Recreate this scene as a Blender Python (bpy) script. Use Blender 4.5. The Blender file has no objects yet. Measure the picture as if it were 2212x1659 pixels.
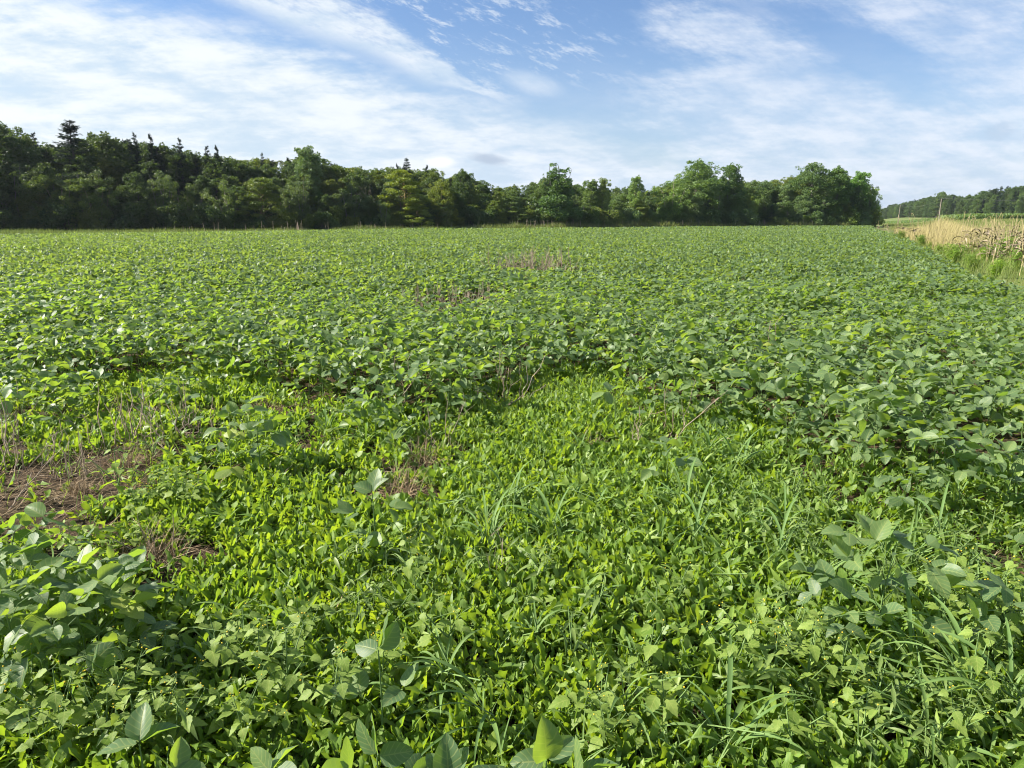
import bpy, math
import numpy as np
from mathutils import Vector
RS = np.random.RandomState
rng = RS(7)
PI = math.pi
sc = bpy.context.scene
C = sc.collection

# ------------------------------------------------------------------ camera
EYE = 1.6
PITCH = math.radians(13.15)
F = 1534.0            # focal length in units of a 2212 wide picture
cp, sp = math.cos(PITCH), math.sin(PITCH)
cam = bpy.data.cameras.new('camera'); camo = bpy.data.objects.new('camera', cam); C.objects.link(camo)
camo.location = (0, 0, EYE); camo.rotation_euler = (PI/2-PITCH, 0, 0)
cam.sensor_width = 36; cam.lens = 36*F/2212.0; cam.clip_end = 8000; cam.clip_start = 0.05
sc.camera = camo

def ratio(px, py):
    """tangents (x/y, z/y) of the view ray through a point of the photograph (2212x1659)"""
    a = (np.asarray(px, float)-1106)/F; b = (829.5-np.asarray(py, float))/F
    y = cp+b*sp
    return a/y, (b*cp-sp)/y
def gp(px, py, z=0.0):
    s, t = ratio(px, py); y = (z-EYE)/t
    return float(s*y), float(y)

# ------------------------------------------------------------------ terrain
def ss(a, b, x):
    t = np.clip((np.asarray(x, float)-a)/(b-a), 0, 1); return t*t*(3-2*t)
def vnoise(x, y, sc_, seed=0):
    x = np.asarray(x, float)/sc_; y = np.asarray(y, float)/sc_
    xi = np.floor(x).astype(np.int64); yi = np.floor(y).astype(np.int64); fx = x-xi; fy = y-yi
    def h(i, j):
        n = (i*374761393+j*668265263+seed*982451653) & 0xffffffff
        n = ((n ^ (n >> 13))*1274126177) & 0xffffffff
        return ((n ^ (n >> 16)) & 0xffff)/65535.0
    fx = fx*fx*(3-2*fx); fy = fy*fy*(3-2*fy)
    return (h(xi, yi)*(1-fx)+h(xi+1, yi)*fx)*(1-fy)+(h(xi, yi+1)*(1-fx)+h(xi+1, yi+1)*fx)*fy
def zt(x, y):
    x = np.asarray(x, float); y = np.asarray(y, float)
    z = -0.5*ss(20, 130, y)-0.3*ss(-10, -58, x)*ss(20, 80, y)
    w = ss(0, 26, x-(0.47*y+12))
    z = z+w*ss(45, 230, y)*1.55+w*ss(230, 600, y)*1.2
    z = z+(vnoise(x, y, 0.9, 3)-.5)*0.05*ss(0, 3, y)+(vnoise(x, y, 9, 4)-.5)*0.10
    return z
def edge_x(y):       # right-hand edge of the beans
    return 8.3+0.478*(np.asarray(y, float)-11.7)+(vnoise(y, y*0+3, 2.5, 9)-.5)*.7
_bp = np.array([(-700,935),(0,940),(100,935),(250,925),(350,915),(470,885),(600,930),(640,1025),(800,1055),(930,1040),(1000,960),(1100,925),
    (1230,885),(1290,880),(1350,945),(1420,1015),(1600,1050),(1680,1085),(1710,1170),(1800,1235),(2000,1250),(2100,1290),(2212,1340),(2700,1480)], float)
_bs, _bt = ratio(_bp[:,0], _bp[:,1]); _by = -EYE/_bt
def soy_near(s): return np.interp(s, _bs, _by)
_fs = np.array([-1.4,-.9,-.705,-.33,-.175,0,.14,.3,.485,.6]); _fy = np.array([50,70,82,97,112,125,138,150,163,168.])
def soy_far(s): return np.interp(s, _fs, _fy)

# ------------------------------------------------------------------ mesh building in numpy
class Geo:
    def __init__(s): s.V=[]; s.Fc=[]; s.T=[]; s.U=[]; s.M=[]; s.n=0
    def add(s, V, Fc, T, U, mi=0):
        V = np.asarray(V, np.float32).reshape(-1,3); Fc = np.asarray(Fc, np.int64).reshape(-1,4)
        s.V.append(V); s.Fc.append(Fc+s.n); s.T.append(np.broadcast_to(np.asarray(T, np.float32), (len(V),)))
        s.U.append(np.asarray(U, np.float32).reshape(-1,2)); s.n += len(V)
        s.M.append(np.broadcast_to(np.asarray(mi, np.int32), (len(Fc),)))
    def arr(s):
        return (np.concatenate(s.V), np.concatenate(s.Fc), np.concatenate(s.T), np.concatenate(s.U), np.concatenate(s.M))
    def emit(s, tpl, Mx, P, T, mi=None):
        """copies of a template: Mx (K,3,3) with local axes as columns, P (K,3), T (K,) tint offset"""
        V, Fc, t, U, m = tpl; K = len(P)
        if K == 0: return
        W = np.einsum('kij,nj->kni', Mx.astype(np.float32), V)+P[:,None,:].astype(np.float32)
        Fk = Fc[None]+(np.arange(K)*len(V))[:,None,None]
        Tk = (t[None]+np.asarray(T, np.float32)[:,None]).reshape(-1)
        s.add(W.reshape(-1,3), Fk.reshape(-1,4), Tk, np.tile(U, (K,1)), np.tile(m, K) if mi is None else mi)
    def build(s, name, mats, parent=None, smooth=True):
        V, Fc, T, U, m = s.arr()
        me = mesh_from(name, V, Fc, T, U, m, mats, smooth)
        return link(name, me, parent)
def mesh_from(name, V, Fc, T, U, m, mats, smooth=True):
    me = bpy.data.meshes.new(name); n = len(V); f = len(Fc)
    me.vertices.add(n); me.vertices.foreach_set('co', np.ascontiguousarray(V, np.float32).ravel())
    me.loops.add(f*4); me.loops.foreach_set('vertex_index', np.ascontiguousarray(Fc, np.int32).ravel())
    me.polygons.add(f); me.polygons.foreach_set('loop_start', np.arange(0, f*4, 4, dtype=np.int32))
    me.polygons.foreach_set('material_index', np.ascontiguousarray(m, np.int32))
    me.polygons.foreach_set('use_smooth', np.full(f, smooth, dtype=bool))
    a = me.attributes.new('tint', 'FLOAT', 'POINT'); a.data.foreach_set('value', np.ascontiguousarray(T, np.float32))
    a = me.attributes.new('luv', 'FLOAT2', 'POINT'); a.data.foreach_set('vector', np.ascontiguousarray(U, np.float32).ravel())
    for k in (mats if isinstance(mats, (list, tuple)) else [mats]): me.materials.append(k)
    me.update(calc_edges=True)
    return me
def link(name, data, parent=None):
    o = bpy.data.objects.new(name, data); C.objects.link(o)
    if parent: o.parent = parent
    return o
def tag(o, label=None, cat=None, group=None, kind=None):
    if label: o['label'] = label
    if cat: o['category'] = cat
    if group: o['group'] = group
    if kind: o['kind'] = kind
    return o
def empty(name): return link(name, None)
def dup(root):
    r = root.copy(); C.objects.link(r)
    for ch in PROTO[root.name]:
        c = ch.copy(); C.objects.link(c); c.parent = r
    return r
PROTO = {}
class Kind:
    """one kind of thing: its name and its part meshes; the first use makes the thing, the later ones copy it"""
    def __init__(s, name, parts): s.name=name; s.parts=parts; s.root=None
    def place(s, x, y, z, rz, scl, label, cat, group, color=None, tilt=(0,0)):
        if s.root is None:
            s.root = r = empty(s.name); s.ch = []
            for pn, me in s.parts: s.ch.append(link(pn, me, r))
            kids = s.ch
        else:
            r = s.root.copy(); C.objects.link(r); kids = []
            for ch in s.ch:
                c = ch.copy(); C.objects.link(c); c.parent = r; kids.append(c)
        r.location = (x, y, z); r.rotation_euler = (tilt[0], tilt[1], rz)
        r.scale = scl if hasattr(scl, '__len__') else (scl, scl, scl)
        tag(r, label, cat, group)
        for c in kids:
            if color is not None: c.color = (*color, 1)
        return r

def norm(v): return v/np.maximum(np.linalg.norm(v, axis=-1, keepdims=True), 1e-9)
def frames(d, up, scale, wscale=None):
    y = norm(d); x = norm(np.cross(y, up)); z = np.cross(x, y)
    s = np.asarray(scale)[:,None]; w = s if wscale is None else np.asarray(wscale)[:,None]
    return np.stack([x*w, y*s, z*s], axis=2)
def rdir(r, n):
    v = r.normal(size=(n,3)); return norm(v)
def leaf_tpl(ts, ws, cols=3, fold=.15, droop=.2, wave=0.0, twist=0.0, seed=0):
    r = RS(seed); us = np.linspace(-1, 1, cols); V=[]; U=[]
    for i,(t,w) in enumerate(zip(ts, ws)):
        for u in us:
            a = twist*t
            x = u*w*.5; z = fold*abs(u)*w-droop*t*t+wave*w*math.sin(t*11+(u>0)*2.1)*abs(u)
            V.append((x*math.cos(a)-z*math.sin(a)*.0, t*(1-.18*droop), z+x*math.sin(a)))
            U.append((u*.5+.5, t))
    Fc=[]
    for i in range(len(ts)-1):
        for j in range(cols-1):
            k=i*cols+j; Fc.append((k,k+1,k+cols+1,k+cols))
    V=np.array(V,np.float32)
    return V, np.array(Fc,np.int64), np.zeros(len(V),np.float32), np.array(U,np.float32), np.zeros(len(Fc),np.int32)
def tubes(g, pts, rad, sides=3, tint=0.5, mi=0):
    """pts (K,n,3), rad (K,n)"""
    pts = np.asarray(pts, float); K, n, _ = pts.shape
    d = norm(np.gradient(pts, axis=1)); ref = np.where(np.abs(d[...,2:3])>.8, np.array([1.,0,0]), np.array([0,0,1.]))
    a = norm(np.cross(d, ref)); b = np.cross(d, a)
    an = np.arange(sides)*2*PI/sides
    ring = pts[:,:,None,:]+(a[:,:,None,:]*np.cos(an)[None,None,:,None]+b[:,:,None,:]*np.sin(an)[None,None,:,None])*np.asarray(rad)[:,:,None,None]
    V = ring.reshape(-1,3); idx = np.arange(K*n*sides).reshape(K,n,sides); nx = np.roll(idx,-1,axis=2)
    Fc = np.stack([idx[:,:-1],nx[:,:-1],nx[:,1:],idx[:,1:]],axis=-1).reshape(-1,4)
    U = np.zeros((len(V),2)); U[:,1] = np.broadcast_to(np.linspace(0,1,n)[None,:,None],(K,n,sides)).ravel()
    T = np.broadcast_to(np.asarray(tint,float).reshape(-1,1,1) if np.ndim(tint) else np.full((1,1,1),tint),(K,n,sides)).ravel()
    g.add(V, Fc, T, U, mi)
def blades(g, base, az, length, width, lean, curl, n=6, tint=None, mi=0, r=rng, up0=1.35):
    """arching grass blades; base (K,3), az heading, lean start angle from vertical, curl bend along the blade"""
    K = len(base); t = np.linspace(0,1,n)
    ang = lean[:,None]+curl[:,None]*t[None,:]**1.3
    ds = length[:,None]/(n-1)
    hx = np.concatenate([np.zeros((K,1)), np.cumsum(np.sin(ang[:,:-1])*ds,axis=1)],axis=1)
    hz = np.concatenate([np.zeros((K,1)), np.cumsum(np.cos(ang[:,:-1])*ds,axis=1)],axis=1)
    ca, sa = np.cos(az)[:,None], np.sin(az)[:,None]
    P = base[:,None,:]+np.stack([hx*ca, hx*sa, hz],axis=2)
    tw = r.uniform(-.8,.8,(K,1))*t[None,:]
    side = np.stack([-sa*np.cos(tw), ca*np.cos(tw), np.sin(tw)+0*ca],axis=2)
    w = width[:,None]*np.clip(np.minimum(.55+t*1.2, 1.9*(1-t)**.8+.03),0,1)*.5
    L = P-side*w[...,None]; R_ = P+side*w[...,None]
    nz = np.stack([-ca*np.cos(ang), -sa*np.cos(ang), np.sin(ang)],axis=2)
    Mi = P-nz*(w*.35)[...,None]
    V = np.stack([L,Mi,R_],axis=2).reshape(-1,3)
    idx = np.arange(K*n*3).reshape(K,n,3)
    Fc = np.concatenate([np.stack([idx[:,:-1,j],idx[:,:-1,j+1],idx[:,1:,j+1],idx[:,1:,j]],axis=-1).reshape(-1,4) for j in (0,1)])
    if tint is None: tint = r.uniform(0,1,K)
    T = np.repeat(tint, n*3)
    U = np.zeros((K,n,3,2)); U[...,0] = np.array([0,.5,1]); U[...,1] = t[None,:,None]
    g.add(V, Fc, T, U.reshape(-1,2), mi)

# ------------------------------------------------------------------ materials
def nmat(name):
    m = bpy.data.materials.new(name); m.use_nodes = True; nt = m.node_tree; nt.nodes.clear(); return m, nt
class N:
    def __init__(s, nt): s.nt = nt
    def new(s, t, **k):
        n = s.nt.nodes.new(t)
        for a,b in k.items(): setattr(n,a,b)
        return n
    def val(s, sock, v):
        if hasattr(v, 'links') or isinstance(v, bpy.types.NodeSocket): s.nt.links.new(v, sock)
        else: sock.default_value = v
    def math(s, op, a, b=None, c=None, clamp=False):
        n = s.new('ShaderNodeMath', operation=op, use_clamp=clamp); s.val(n.inputs[0], a)
        if b is not None: s.val(n.inputs[1], b)
        if c is not None: s.val(n.inputs[2], c)
        return n.outputs[0]
    def mix(s, f, a, b, bt='MIX'):
        n = s.new('ShaderNodeMix', data_type='RGBA', blend_type=bt); s.val(n.inputs[0], f)
        for i,v in ((6,a),(7,b)): s.val(n.inputs[i], (*v,1) if isinstance(v, tuple) and len(v)==3 else v)
        return n.outputs[2]
    def ramp(s, x, stops):
        n = s.new('ShaderNodeValToRGB'); s.val(n.inputs[0], x); e = n.color_ramp.elements
        while len(e) < len(stops): e.new(.5)
        for q,(p,c) in zip(e, stops): q.position = p; q.color = (*c,1)
        return n.outputs[0]
    def mapr(s, x, a, b, c=0, d=1, smooth=True):
        n = s.new('ShaderNodeMapRange', interpolation_type='SMOOTHSTEP' if smooth else 'LINEAR')
        for i,v in enumerate((x,a,b,c,d)): s.val(n.inputs[i], v)
        return n.outputs[0]
    def noise(s, vec, scale, detail=3, rough=.55):
        n = s.new('ShaderNodeTexNoise'); 
        if vec is not None: s.val(n.inputs['Vector'], vec)
        n.inputs['Scale'].default_value = scale; n.inputs['Detail'].default_value = detail; n.inputs['Roughness'].default_value = rough
        return n.outputs['Fac']
def leaf_mat(name, stops, trans, tf=.4, rough=.42, spec=.35, vein=0.0, under=(.16,.24,.11), nerve=6.0, objcol=False, blotch=0.25, yellow=None):
    m, nt = nmat(name); n = N(nt)
    at = n.new('ShaderNodeAttribute', attribute_name='tint').outputs['Fac']
    geo = n.new('ShaderNodeNewGeometry')
    col = n.ramp(at, stops)
    nz = n.noise(geo.outputs['Position'], 14.0, 2)
    col = n.mix(n.mapr(nz,.35,.7,0,blotch), col, (stops[0][1][0]*.7,stops[0][1][1]*.75,stops[0][1][2]*.7))
    tr = trans if not objcol else trans
    trc = n.mix(at, (trans[0]*.75,trans[1]*.85,trans[2]), (trans[0]*1.2,trans[1]*1.1,trans[2]))
    if yellow:
        yf = n.mapr(at, .96, 1.0, 0, .85, False); col = n.mix(yf, col, yellow)
    if vein > 0:
        uv = n.new('ShaderNodeAttribute', attribute_name='luv').outputs['Vector']
        sx = n.new('ShaderNodeSeparateXYZ'); nt.links.new(uv, sx.inputs[0])
        u = n.math('ABSOLUTE', n.math('SUBTRACT', sx.outputs[0], .5)); v = sx.outputs[1]
        mid = n.mapr(u, .012, .04, 1, 0)
        ph = n.math('FRACT', n.math('MULTIPLY', n.math('SUBTRACT', v, n.math('MULTIPLY', u, .55)), nerve))
        side = n.mapr(n.math('ABSOLUTE', n.math('SUBTRACT', ph, .5)), .05, .13, .75, 0)
        vn = n.math('MULTIPLY', n.math('MAXIMUM', mid, side), vein)
        col = n.mix(vn, col, (stops[-1][1][0]*1.7+.03, stops[-1][1][1]*1.35+.03, stops[-1][1][2]*1.5+.02))
        bump = n.new('ShaderNodeBump'); bump.inputs['Strength'].default_value = .35; bump.inputs['Distance'].default_value = .002
        nt.links.new(n.math('SUBTRACT', 1.0, vn), bump.inputs['Height']); nrm = bump.outputs[0]
    else: nrm = None
    bf = geo.outputs['Backfacing']
    col = n.mix(n.math('MULTIPLY', bf, .55), col, under)
    if objcol:
        oi = n.new('ShaderNodeObjectInfo'); col = n.mix(1.0, col, oi.outputs['Color'], 'MULTIPLY'); trc = n.mix(1.0, trc, oi.outputs['Color'], 'MULTIPLY')
    p = n.new('ShaderNodeBsdfPrincipled'); nt.links.new(col, p.inputs['Base Color'])
    n.val(p.inputs['Roughness'], n.mapr(bf, 0, 1, rough, min(.8, rough+.25))); p.inputs['Specular IOR Level'].default_value = spec
    if nrm: nt.links.new(nrm, p.inputs['Normal'])
    t = n.new('ShaderNodeBsdfTranslucent'); nt.links.new(trc, t.inputs['Color'])
    mx = n.new('ShaderNodeMixShader'); mx.inputs[0].default_value = tf
    nt.links.new(p.outputs[0], mx.inputs[1]); nt.links.new(t.outputs[0], mx.inputs[2])
    o = n.new('ShaderNodeOutputMaterial'); nt.links.new(mx.outputs[0], o.inputs['Surface'])
    return m
def plain_mat(name, a, b, rough=.8, scale=20, objcol=False, spec=.2, stretch=None):
    m, nt = nmat(name); n = N(nt)
    tc = n.new('ShaderNodeTexCoord').outputs['Object']
    if stretch:
        mp = n.new('ShaderNodeMapping'); mp.inputs['Scale'].default_value = stretch; nt.links.new(tc, mp.inputs[0]); tc = mp.outputs[0]
    at = n.new('ShaderNodeAttribute', attribute_name='tint').outputs['Fac']
    f = n.math('ADD', n.math('MULTIPLY', n.noise(tc, scale, 4), .6), n.math('MULTIPLY', at, .4))
    col = n.ramp(f, [(.25,a),(.75,b)])
    if objcol:
        oi = n.new('ShaderNodeObjectInfo'); col = n.mix(1.0, col, oi.outputs['Color'], 'MULTIPLY')
    p = n.new('ShaderNodeBsdfPrincipled'); nt.links.new(col, p.inputs['Base Color']); p.inputs['Roughness'].default_value = rough
    p.inputs['Specular IOR Level'].default_value = spec
    o = n.new('ShaderNodeOutputMaterial'); nt.links.new(p.outputs[0], o.inputs['Surface'])
    return m
M_SOY = leaf_mat('soybean_leaf', [(0,(.080,.138,.060)),(.5,(.118,.190,.080)),(.85,(.158,.235,.078)),(1,(.20,.27,.07))],
                 (.33,.48,.035), .42, .46, .38, vein=.5, under=(.17,.25,.12), yellow=(.30,.36,.06))
M_SOYF = leaf_mat('soybean_leaf_field', [(0,(.085,.138,.062)),(.5,(.130,.196,.084)),(1,(.195,.262,.092))],
                 (.32,.44,.045), .40, .5, .3, under=(.17,.25,.12))
M_DAND = leaf_mat('low_weed_leaf', [(0,(.085,.155,.024)),(.5,(.140,.232,.038)),(1,(.235,.325,.065))], (.385,.54,.022), .38, .45, .3, vein=.22, under=(.15,.23,.08), nerve=4)
M_QUICK = leaf_mat('toothed_weed_leaf', [(0,(.12,.185,.034)),(.5,(.18,.265,.052)),(1,(.26,.34,.08))], (.42,.56,.04), .38, .55, .25, vein=.35, under=(.17,.25,.12), nerve=5)
M_GRASS = leaf_mat('grass_blade', [(0,(.11,.175,.034)),(.5,(.18,.265,.048)),(1,(.27,.34,.08))], (.34,.50,.04), .38, .4, .4, vein=.2, under=(.13,.24,.08), nerve=0.5)
M_NARROW = leaf_mat('narrow_weed_leaf', [(0,(.11,.17,.045)),(.5,(.16,.23,.06)),(1,(.22,.29,.08))], (.34,.48,.05), .36, .45, .35, vein=.2, under=(.15,.23,.11))
M_TREE = leaf_mat('tree_leaves', [(0,(.042,.076,.024)),(.5,(.070,.112,.032)),(1,(.115,.160,.044))], (.17,.25,.035), .32, .5, .3, under=(.07,.11,.05), objcol=True)
M_CON = leaf_mat('conifer_needles', [(0,(.020,.042,.022)),(.5,(.036,.066,.030)),(1,(.058,.095,.038))], (.04,.08,.02), .18, .55, .25, under=(.03,.06,.03), objcol=True)
M_STEM = plain_mat('green_stem', (.10,.17,.05), (.17,.25,.08), .6, 30)
M_BARK = plain_mat('bark', (.07,.06,.05), (.17,.15,.12), .9, 6, True, stretch=(1,1,.2))
M_DRY = plain_mat('dry_stalk', (.16,.12,.085), (.46,.37,.27), .85, 18)
M_STRAW = plain_mat('dead_straw', (.14,.09,.05), (.42,.32,.19), .85, 12)
M_CORN = plain_mat('withered_corn', (.22,.18,.085), (.47,.39,.21), .85, 9)
M_HUSK = plain_mat('withered_corn_leaf', (.12,.095,.065), (.36,.29,.20), .85, 9)
M_GOLD = leaf_mat('dry_grass_blade', [(0,(.16,.18,.05)),(.4,(.29,.27,.10)),(1,(.48,.41,.21))], (.42,.38,.15), .3, .6, .2, under=(.35,.28,.14))
M_MEAD = leaf_mat('meadow_blade', [(0,(.10,.15,.035)),(.5,(.19,.22,.065)),(1,(.36,.31,.13))], (.26,.33,.06), .3, .6, .2, under=(.2,.22,.08))
M_WEEDY = leaf_mat('verge_leaf', [(0,(.11,.17,.04)),(.5,(.18,.25,.06)),(.8,(.26,.28,.08)),(1,(.24,.15,.09))], (.36,.46,.06), .34, .55, .25, under=(.16,.2,.08))
M_YEL = plain_mat('yellow_floret', (.60,.38,.02), (.85,.62,.06), .6, 60)
M_POLE = plain_mat('weathered_pole', (.17,.145,.11), (.32,.28,.22), .85, 3, stretch=(1,1,.1))
M_WIRE = plain_mat('wire', (.10,.10,.10), (.16,.16,.16), .6, 3)
M_PINK = plain_mat('white_floret', (.6,.45,.45), (.8,.72,.68), .6, 60)

# ------------------------------------------------------------------ leaf templates
soyT = [0,.04,.16,.34,.54,.74,.90,1.0]; soyW = [.03,.30,.58,.72,.69,.53,.29,.03]
SOY0 = [leaf_tpl(soyT, soyW, 5, f, d, w, tw, 1) for f,d,w,tw in ((.10,.14,.05,.15),(.20,.28,.07,-.2),(-.06,.10,.05,.1),(.28,.2,.04,0.3))]
SOY1 = [leaf_tpl([0,.12,.45,.8,1],[.03,.48,.70,.40,.02],3,f,d,0,tw,1) for f,d,tw in ((.10,.15,.1),(.22,.28,-.2),(-.05,.1,.2))]
SOY2 = [leaf_tpl([0,.45,1],[.15,.72,.10],3,f,d,0,0,1) for f,d in ((.15,.2),(.02,.1))]
SOY3 = [leaf_tpl([0,.5,1],[.25,.75,.12],2,0,.15)]
dT = np.linspace(0,1,11); dW = np.interp(dT,[0,.2,.55,.8,.93,1],[.05,.08,.22,.30,.17,.02])*np.where(np.arange(11)%2==1,1.22,.74)
DAND = [leaf_tpl(dT, dW*k, 3, f, d, .25, tw, s) for k,f,d,tw,s in ((1,.25,.22,.4,1),(1.15,.1,.4,-.5,2),(.85,.35,.1,.2,3),(1.25,.15,.05,-.2,4),(1.0,-.1,.35,.7,5))]
qT = np.linspace(0,1,11); qW = np.interp(qT,[0,.06,.25,.5,.8,1],[.03,.35,.68,.58,.26,.02])*np.where(np.arange(11)%2==1,1.09,.91)
QUICK = [leaf_tpl(qT, qW*k, 3, f, d, .06, tw, s) for k,f,d,tw,s in ((1,.12,.25,.2,1),(1.1,.05,.4,-.2,2),(.9,.2,.15,0,3))]
NARR = [leaf_tpl([0,.1,.35,.65,.88,1],[.03,.13,.22,.17,.07,.01],3,f,d,.05,tw,1) for f,d,tw in ((.2,.3,.3),(.1,.5,-.3))]
ROUND = [leaf_tpl([0,.15,.5,.85,1],[.1,.6,.85,.6,.15],3,.12,.1,0,0,1)]

# ------------------------------------------------------------------ soybean plants
def soy_plant(seed, H, nleaf, tpls, petiole=True, spread=.20, lsize=.098):
    r = RS(seed); lf = Geo(); st = Geo()
    lean = r.normal(0,.05,2)
    zz = np.linspace(0,H*.86,7); stem = np.stack([lean[0]*zz+r.normal(0,.004,7), lean[1]*zz+r.normal(0,.004,7), zz],axis=1)
    stem[0]=(0,0,-.03)
    tubes(st, stem[None], np.linspace(.0045,.0022,7)[None], 5, .4)
    for k in range(nleaf):
        f = ((k+.6)/nleaf)**.78
        f = np.clip(f+r.normal(0,.04),.12,1)
        node = np.array([np.interp(f*.92*H*.93, zz, stem[:,i]) for i in range(3)])
        az = k*2.4+r.uniform(-.5,.5); out = np.array([math.cos(az),math.sin(az),0])
        L = spread*r.uniform(.55,1.15)*(1.15-.55*f)
        rise = L*r.uniform(.5,1.3)*(.7+.5*f)
        tip = node+out*L+np.array([0,0,rise])
        mid = (node+tip)/2+np.array([0,0,.12*L])-out*.02
        if petiole: tubes(st, np.array([[node,mid,tip]]), np.array([[.0017,.0014,.0012]]), 3, .6)
        sz = lsize*r.uniform(.72,1.15)*(1.08-.35*max(0,f-.85)/.15)
        if f > .95: sz *= .75
        tilt = r.uniform(-.55,.35); tn = r.uniform(0,.95)**1.0
        if r.rand()<.03: tn = r.uniform(.97,1.02)
        for q,da in enumerate((0,1.25,-1.25)):
            a2 = az+da+r.normal(0,.16); h = np.array([math.cos(a2),math.sin(a2),0])
            pt = tilt+r.normal(0,.25)+(.12 if q==0 else 0)
            if r.rand()<.16: pt += r.uniform(.5,1.1)       # some leaflets stand up
            d = h*math.cos(pt)+np.array([0,0,math.sin(pt)])
            up = norm(np.array([0,0,1.])+r.normal(0,.38,3))
            b = tip+(out*.022 if q==0 else 0)
            s_ = sz*(1.1 if q==0 else .95)*r.uniform(.92,1.08)
            Mx = frames(d[None],up[None],[s_],[s_*r.uniform(.88,1.05)])
            lf.emit(tpls[r.randint(len(tpls))], Mx, b[None], [np.clip(tn+r.normal(0,.05),0,1.0) if tn<.96 else tn])
    return lf, st
SOYV = []
for i in range(12):
    H = [.40,.46,.50,.42,.52,.48,.36,.44,.54,.47,.38,.50][i]
    SOYV.append(soy_plant(100+i, H, [10,12,14,11,14,13,9,11,15,12,10,13][i], SOY0))
SOYM = [(mesh_from('soybean_foliage', *lf.arr(), [M_SOY]), mesh_from('soybean_stem', *st.arr(), [M_STEM])) for lf,st in SOYV]
SOYK = [Kind('soybean_plant', [('foliage',a),('stem',b)]) for a,b in SOYM]
SOYS = [soy_plant(300+i, .30, 5, SOY0, True, .13, .100) for i in range(4)]   # young, few leaves
SOYSK = [Kind('soybean_plant', [('foliage',mesh_from('soybean_foliage', *lf.arr(), [M_SOY])),('stem',mesh_from('soybean_stem', *st.arr(), [M_STEM]))]) for lf,st in SOYS]

# positions of every bean plant out to 13 m
def in_soy(x, y, pad=0.0):
    s = x/np.maximum(y,.1)
    return (y > soy_near(s)+pad) & (y < soy_far(s)) & (x < edge_x(y))
DRYBARE = [gp(1160,612),gp(960,690),gp(1040,680)]
def hole(x, y):        # thin or missing patches in the canopy
    k = np.zeros_like(x)
    for (cx,cy),rx,ry in zip(DRYBARE+[gp(1330,905),gp(850,905)], (1.9,.95,.7,.35,.3),(1.9,1.1,.8,.45,.3)):
        k = np.maximum(k, np.exp(-(((x-cx)/rx)**2+((y-cy)/ry)**2)))
    return k
gx, gy = np.meshgrid(np.arange(-14,14,.27), np.arange(2.6,13.2,.27))
gx = gx.ravel()+rng.uniform(-.11,.11,gx.size); gy = gy.ravel()+rng.uniform(-.11,.11,gy.size)
ok = in_soy(gx, gy) & (np.abs(gx) < gy*.80+2.2) & (hole(gx,gy) < .55)
# ragged margin: some plants missing close to the near boundary
dn = gy-soy_near(gx/gy)
ok &= (rng.rand(gx.size) < np.clip(.55+dn*.35,0,.97)) | (gy > 9)
ok &= (vnoise(gx,gy,.55,71) > .42*np.clip(1-dn/2.6,0,1)+.10)
gx, gy = gx[ok], gy[ok]; order = np.argsort(np.hypot(gx, gy)+100*(np.abs(gx/gy) > .75)); gx, gy = gx[order], gy[order]
hand = [ # px, py(base), kind(s small/b big), scale, rot, label
 (30,1345,1,.80,.3,'tall soybean plant at the left edge, back of the corner cluster'),
 (150,1420,4,.78,1.2,'big leafy soybean plant in the middle of the lower left corner cluster'),
 (225,1450,8,.74,2.5,'soybean plant on the right side of the lower left corner cluster'),
 (60,1500,2,.80,4.0,'soybean plant at the left edge, front of the corner cluster'),
 (150,1545,5,.85,5.0,'soybean plant with round leaves in front of the lower left corner cluster'),
 (10,1430,9,.85,.9,'soybean plant half cut by the left edge, between front and back plants'),
 (260,1385,6,.72,3.9,'small soybean plant beside the straw patch, right rear of the corner cluster'),
 (95,1350,10,.85,3.7,'soybean plant at the back of the corner cluster, beside bare soil'),
 (95,1440,7,.80,5.6,'soybean plant hidden deep inside the lower left corner cluster'),
 (205,1500,11,.72,.2,'soybean plant at the front right of the corner cluster, leaves spread flat'),
 (500,1040,3,.95,3.3,'soybean plant at the left tip of the bean island, beside bare soil'),
 (565,1045,0,1.0,2.2,'soybean plant second from the left tip of the bean island'),
 (1880,1420,2,.9,4.6,'large dark soybean plant rising among grass at lower right'),
 (1800,1430,6,.75,1.6,'short dark soybean plant beside the large one at lower right'),
 (2205,1500,7,.9,2.7,'soybean plant cut by the right edge, near the lower right corner'),
 (1440,1085,100,.95,.8,'small soybean plant ahead of the bean edge right of centre'),
 (1330,940,101,1.0,2.8,'small soybean plant alone in the bright weed gap right of centre'),
 (230,880,103,1.0,3.8,'thin soybean plant behind the dry stalks at left'),
 (60,960,101,1.0,3.1,'small soybean plant among dry stalks near the left edge'),
 (400,935,100,.9,5.1,'small soybean plant among dead stalks beside the bare soil strip'),
]
for px,py,k,s_,rz,lab in hand:
    x,y = gp(px,py); kk = SOYSK[k-100] if k>=100 else SOYK[k]
    kk.place(x,y,float(zt(x,y)),rz,s_,lab,'plant','soybean plants standing apart in the foreground')
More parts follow.
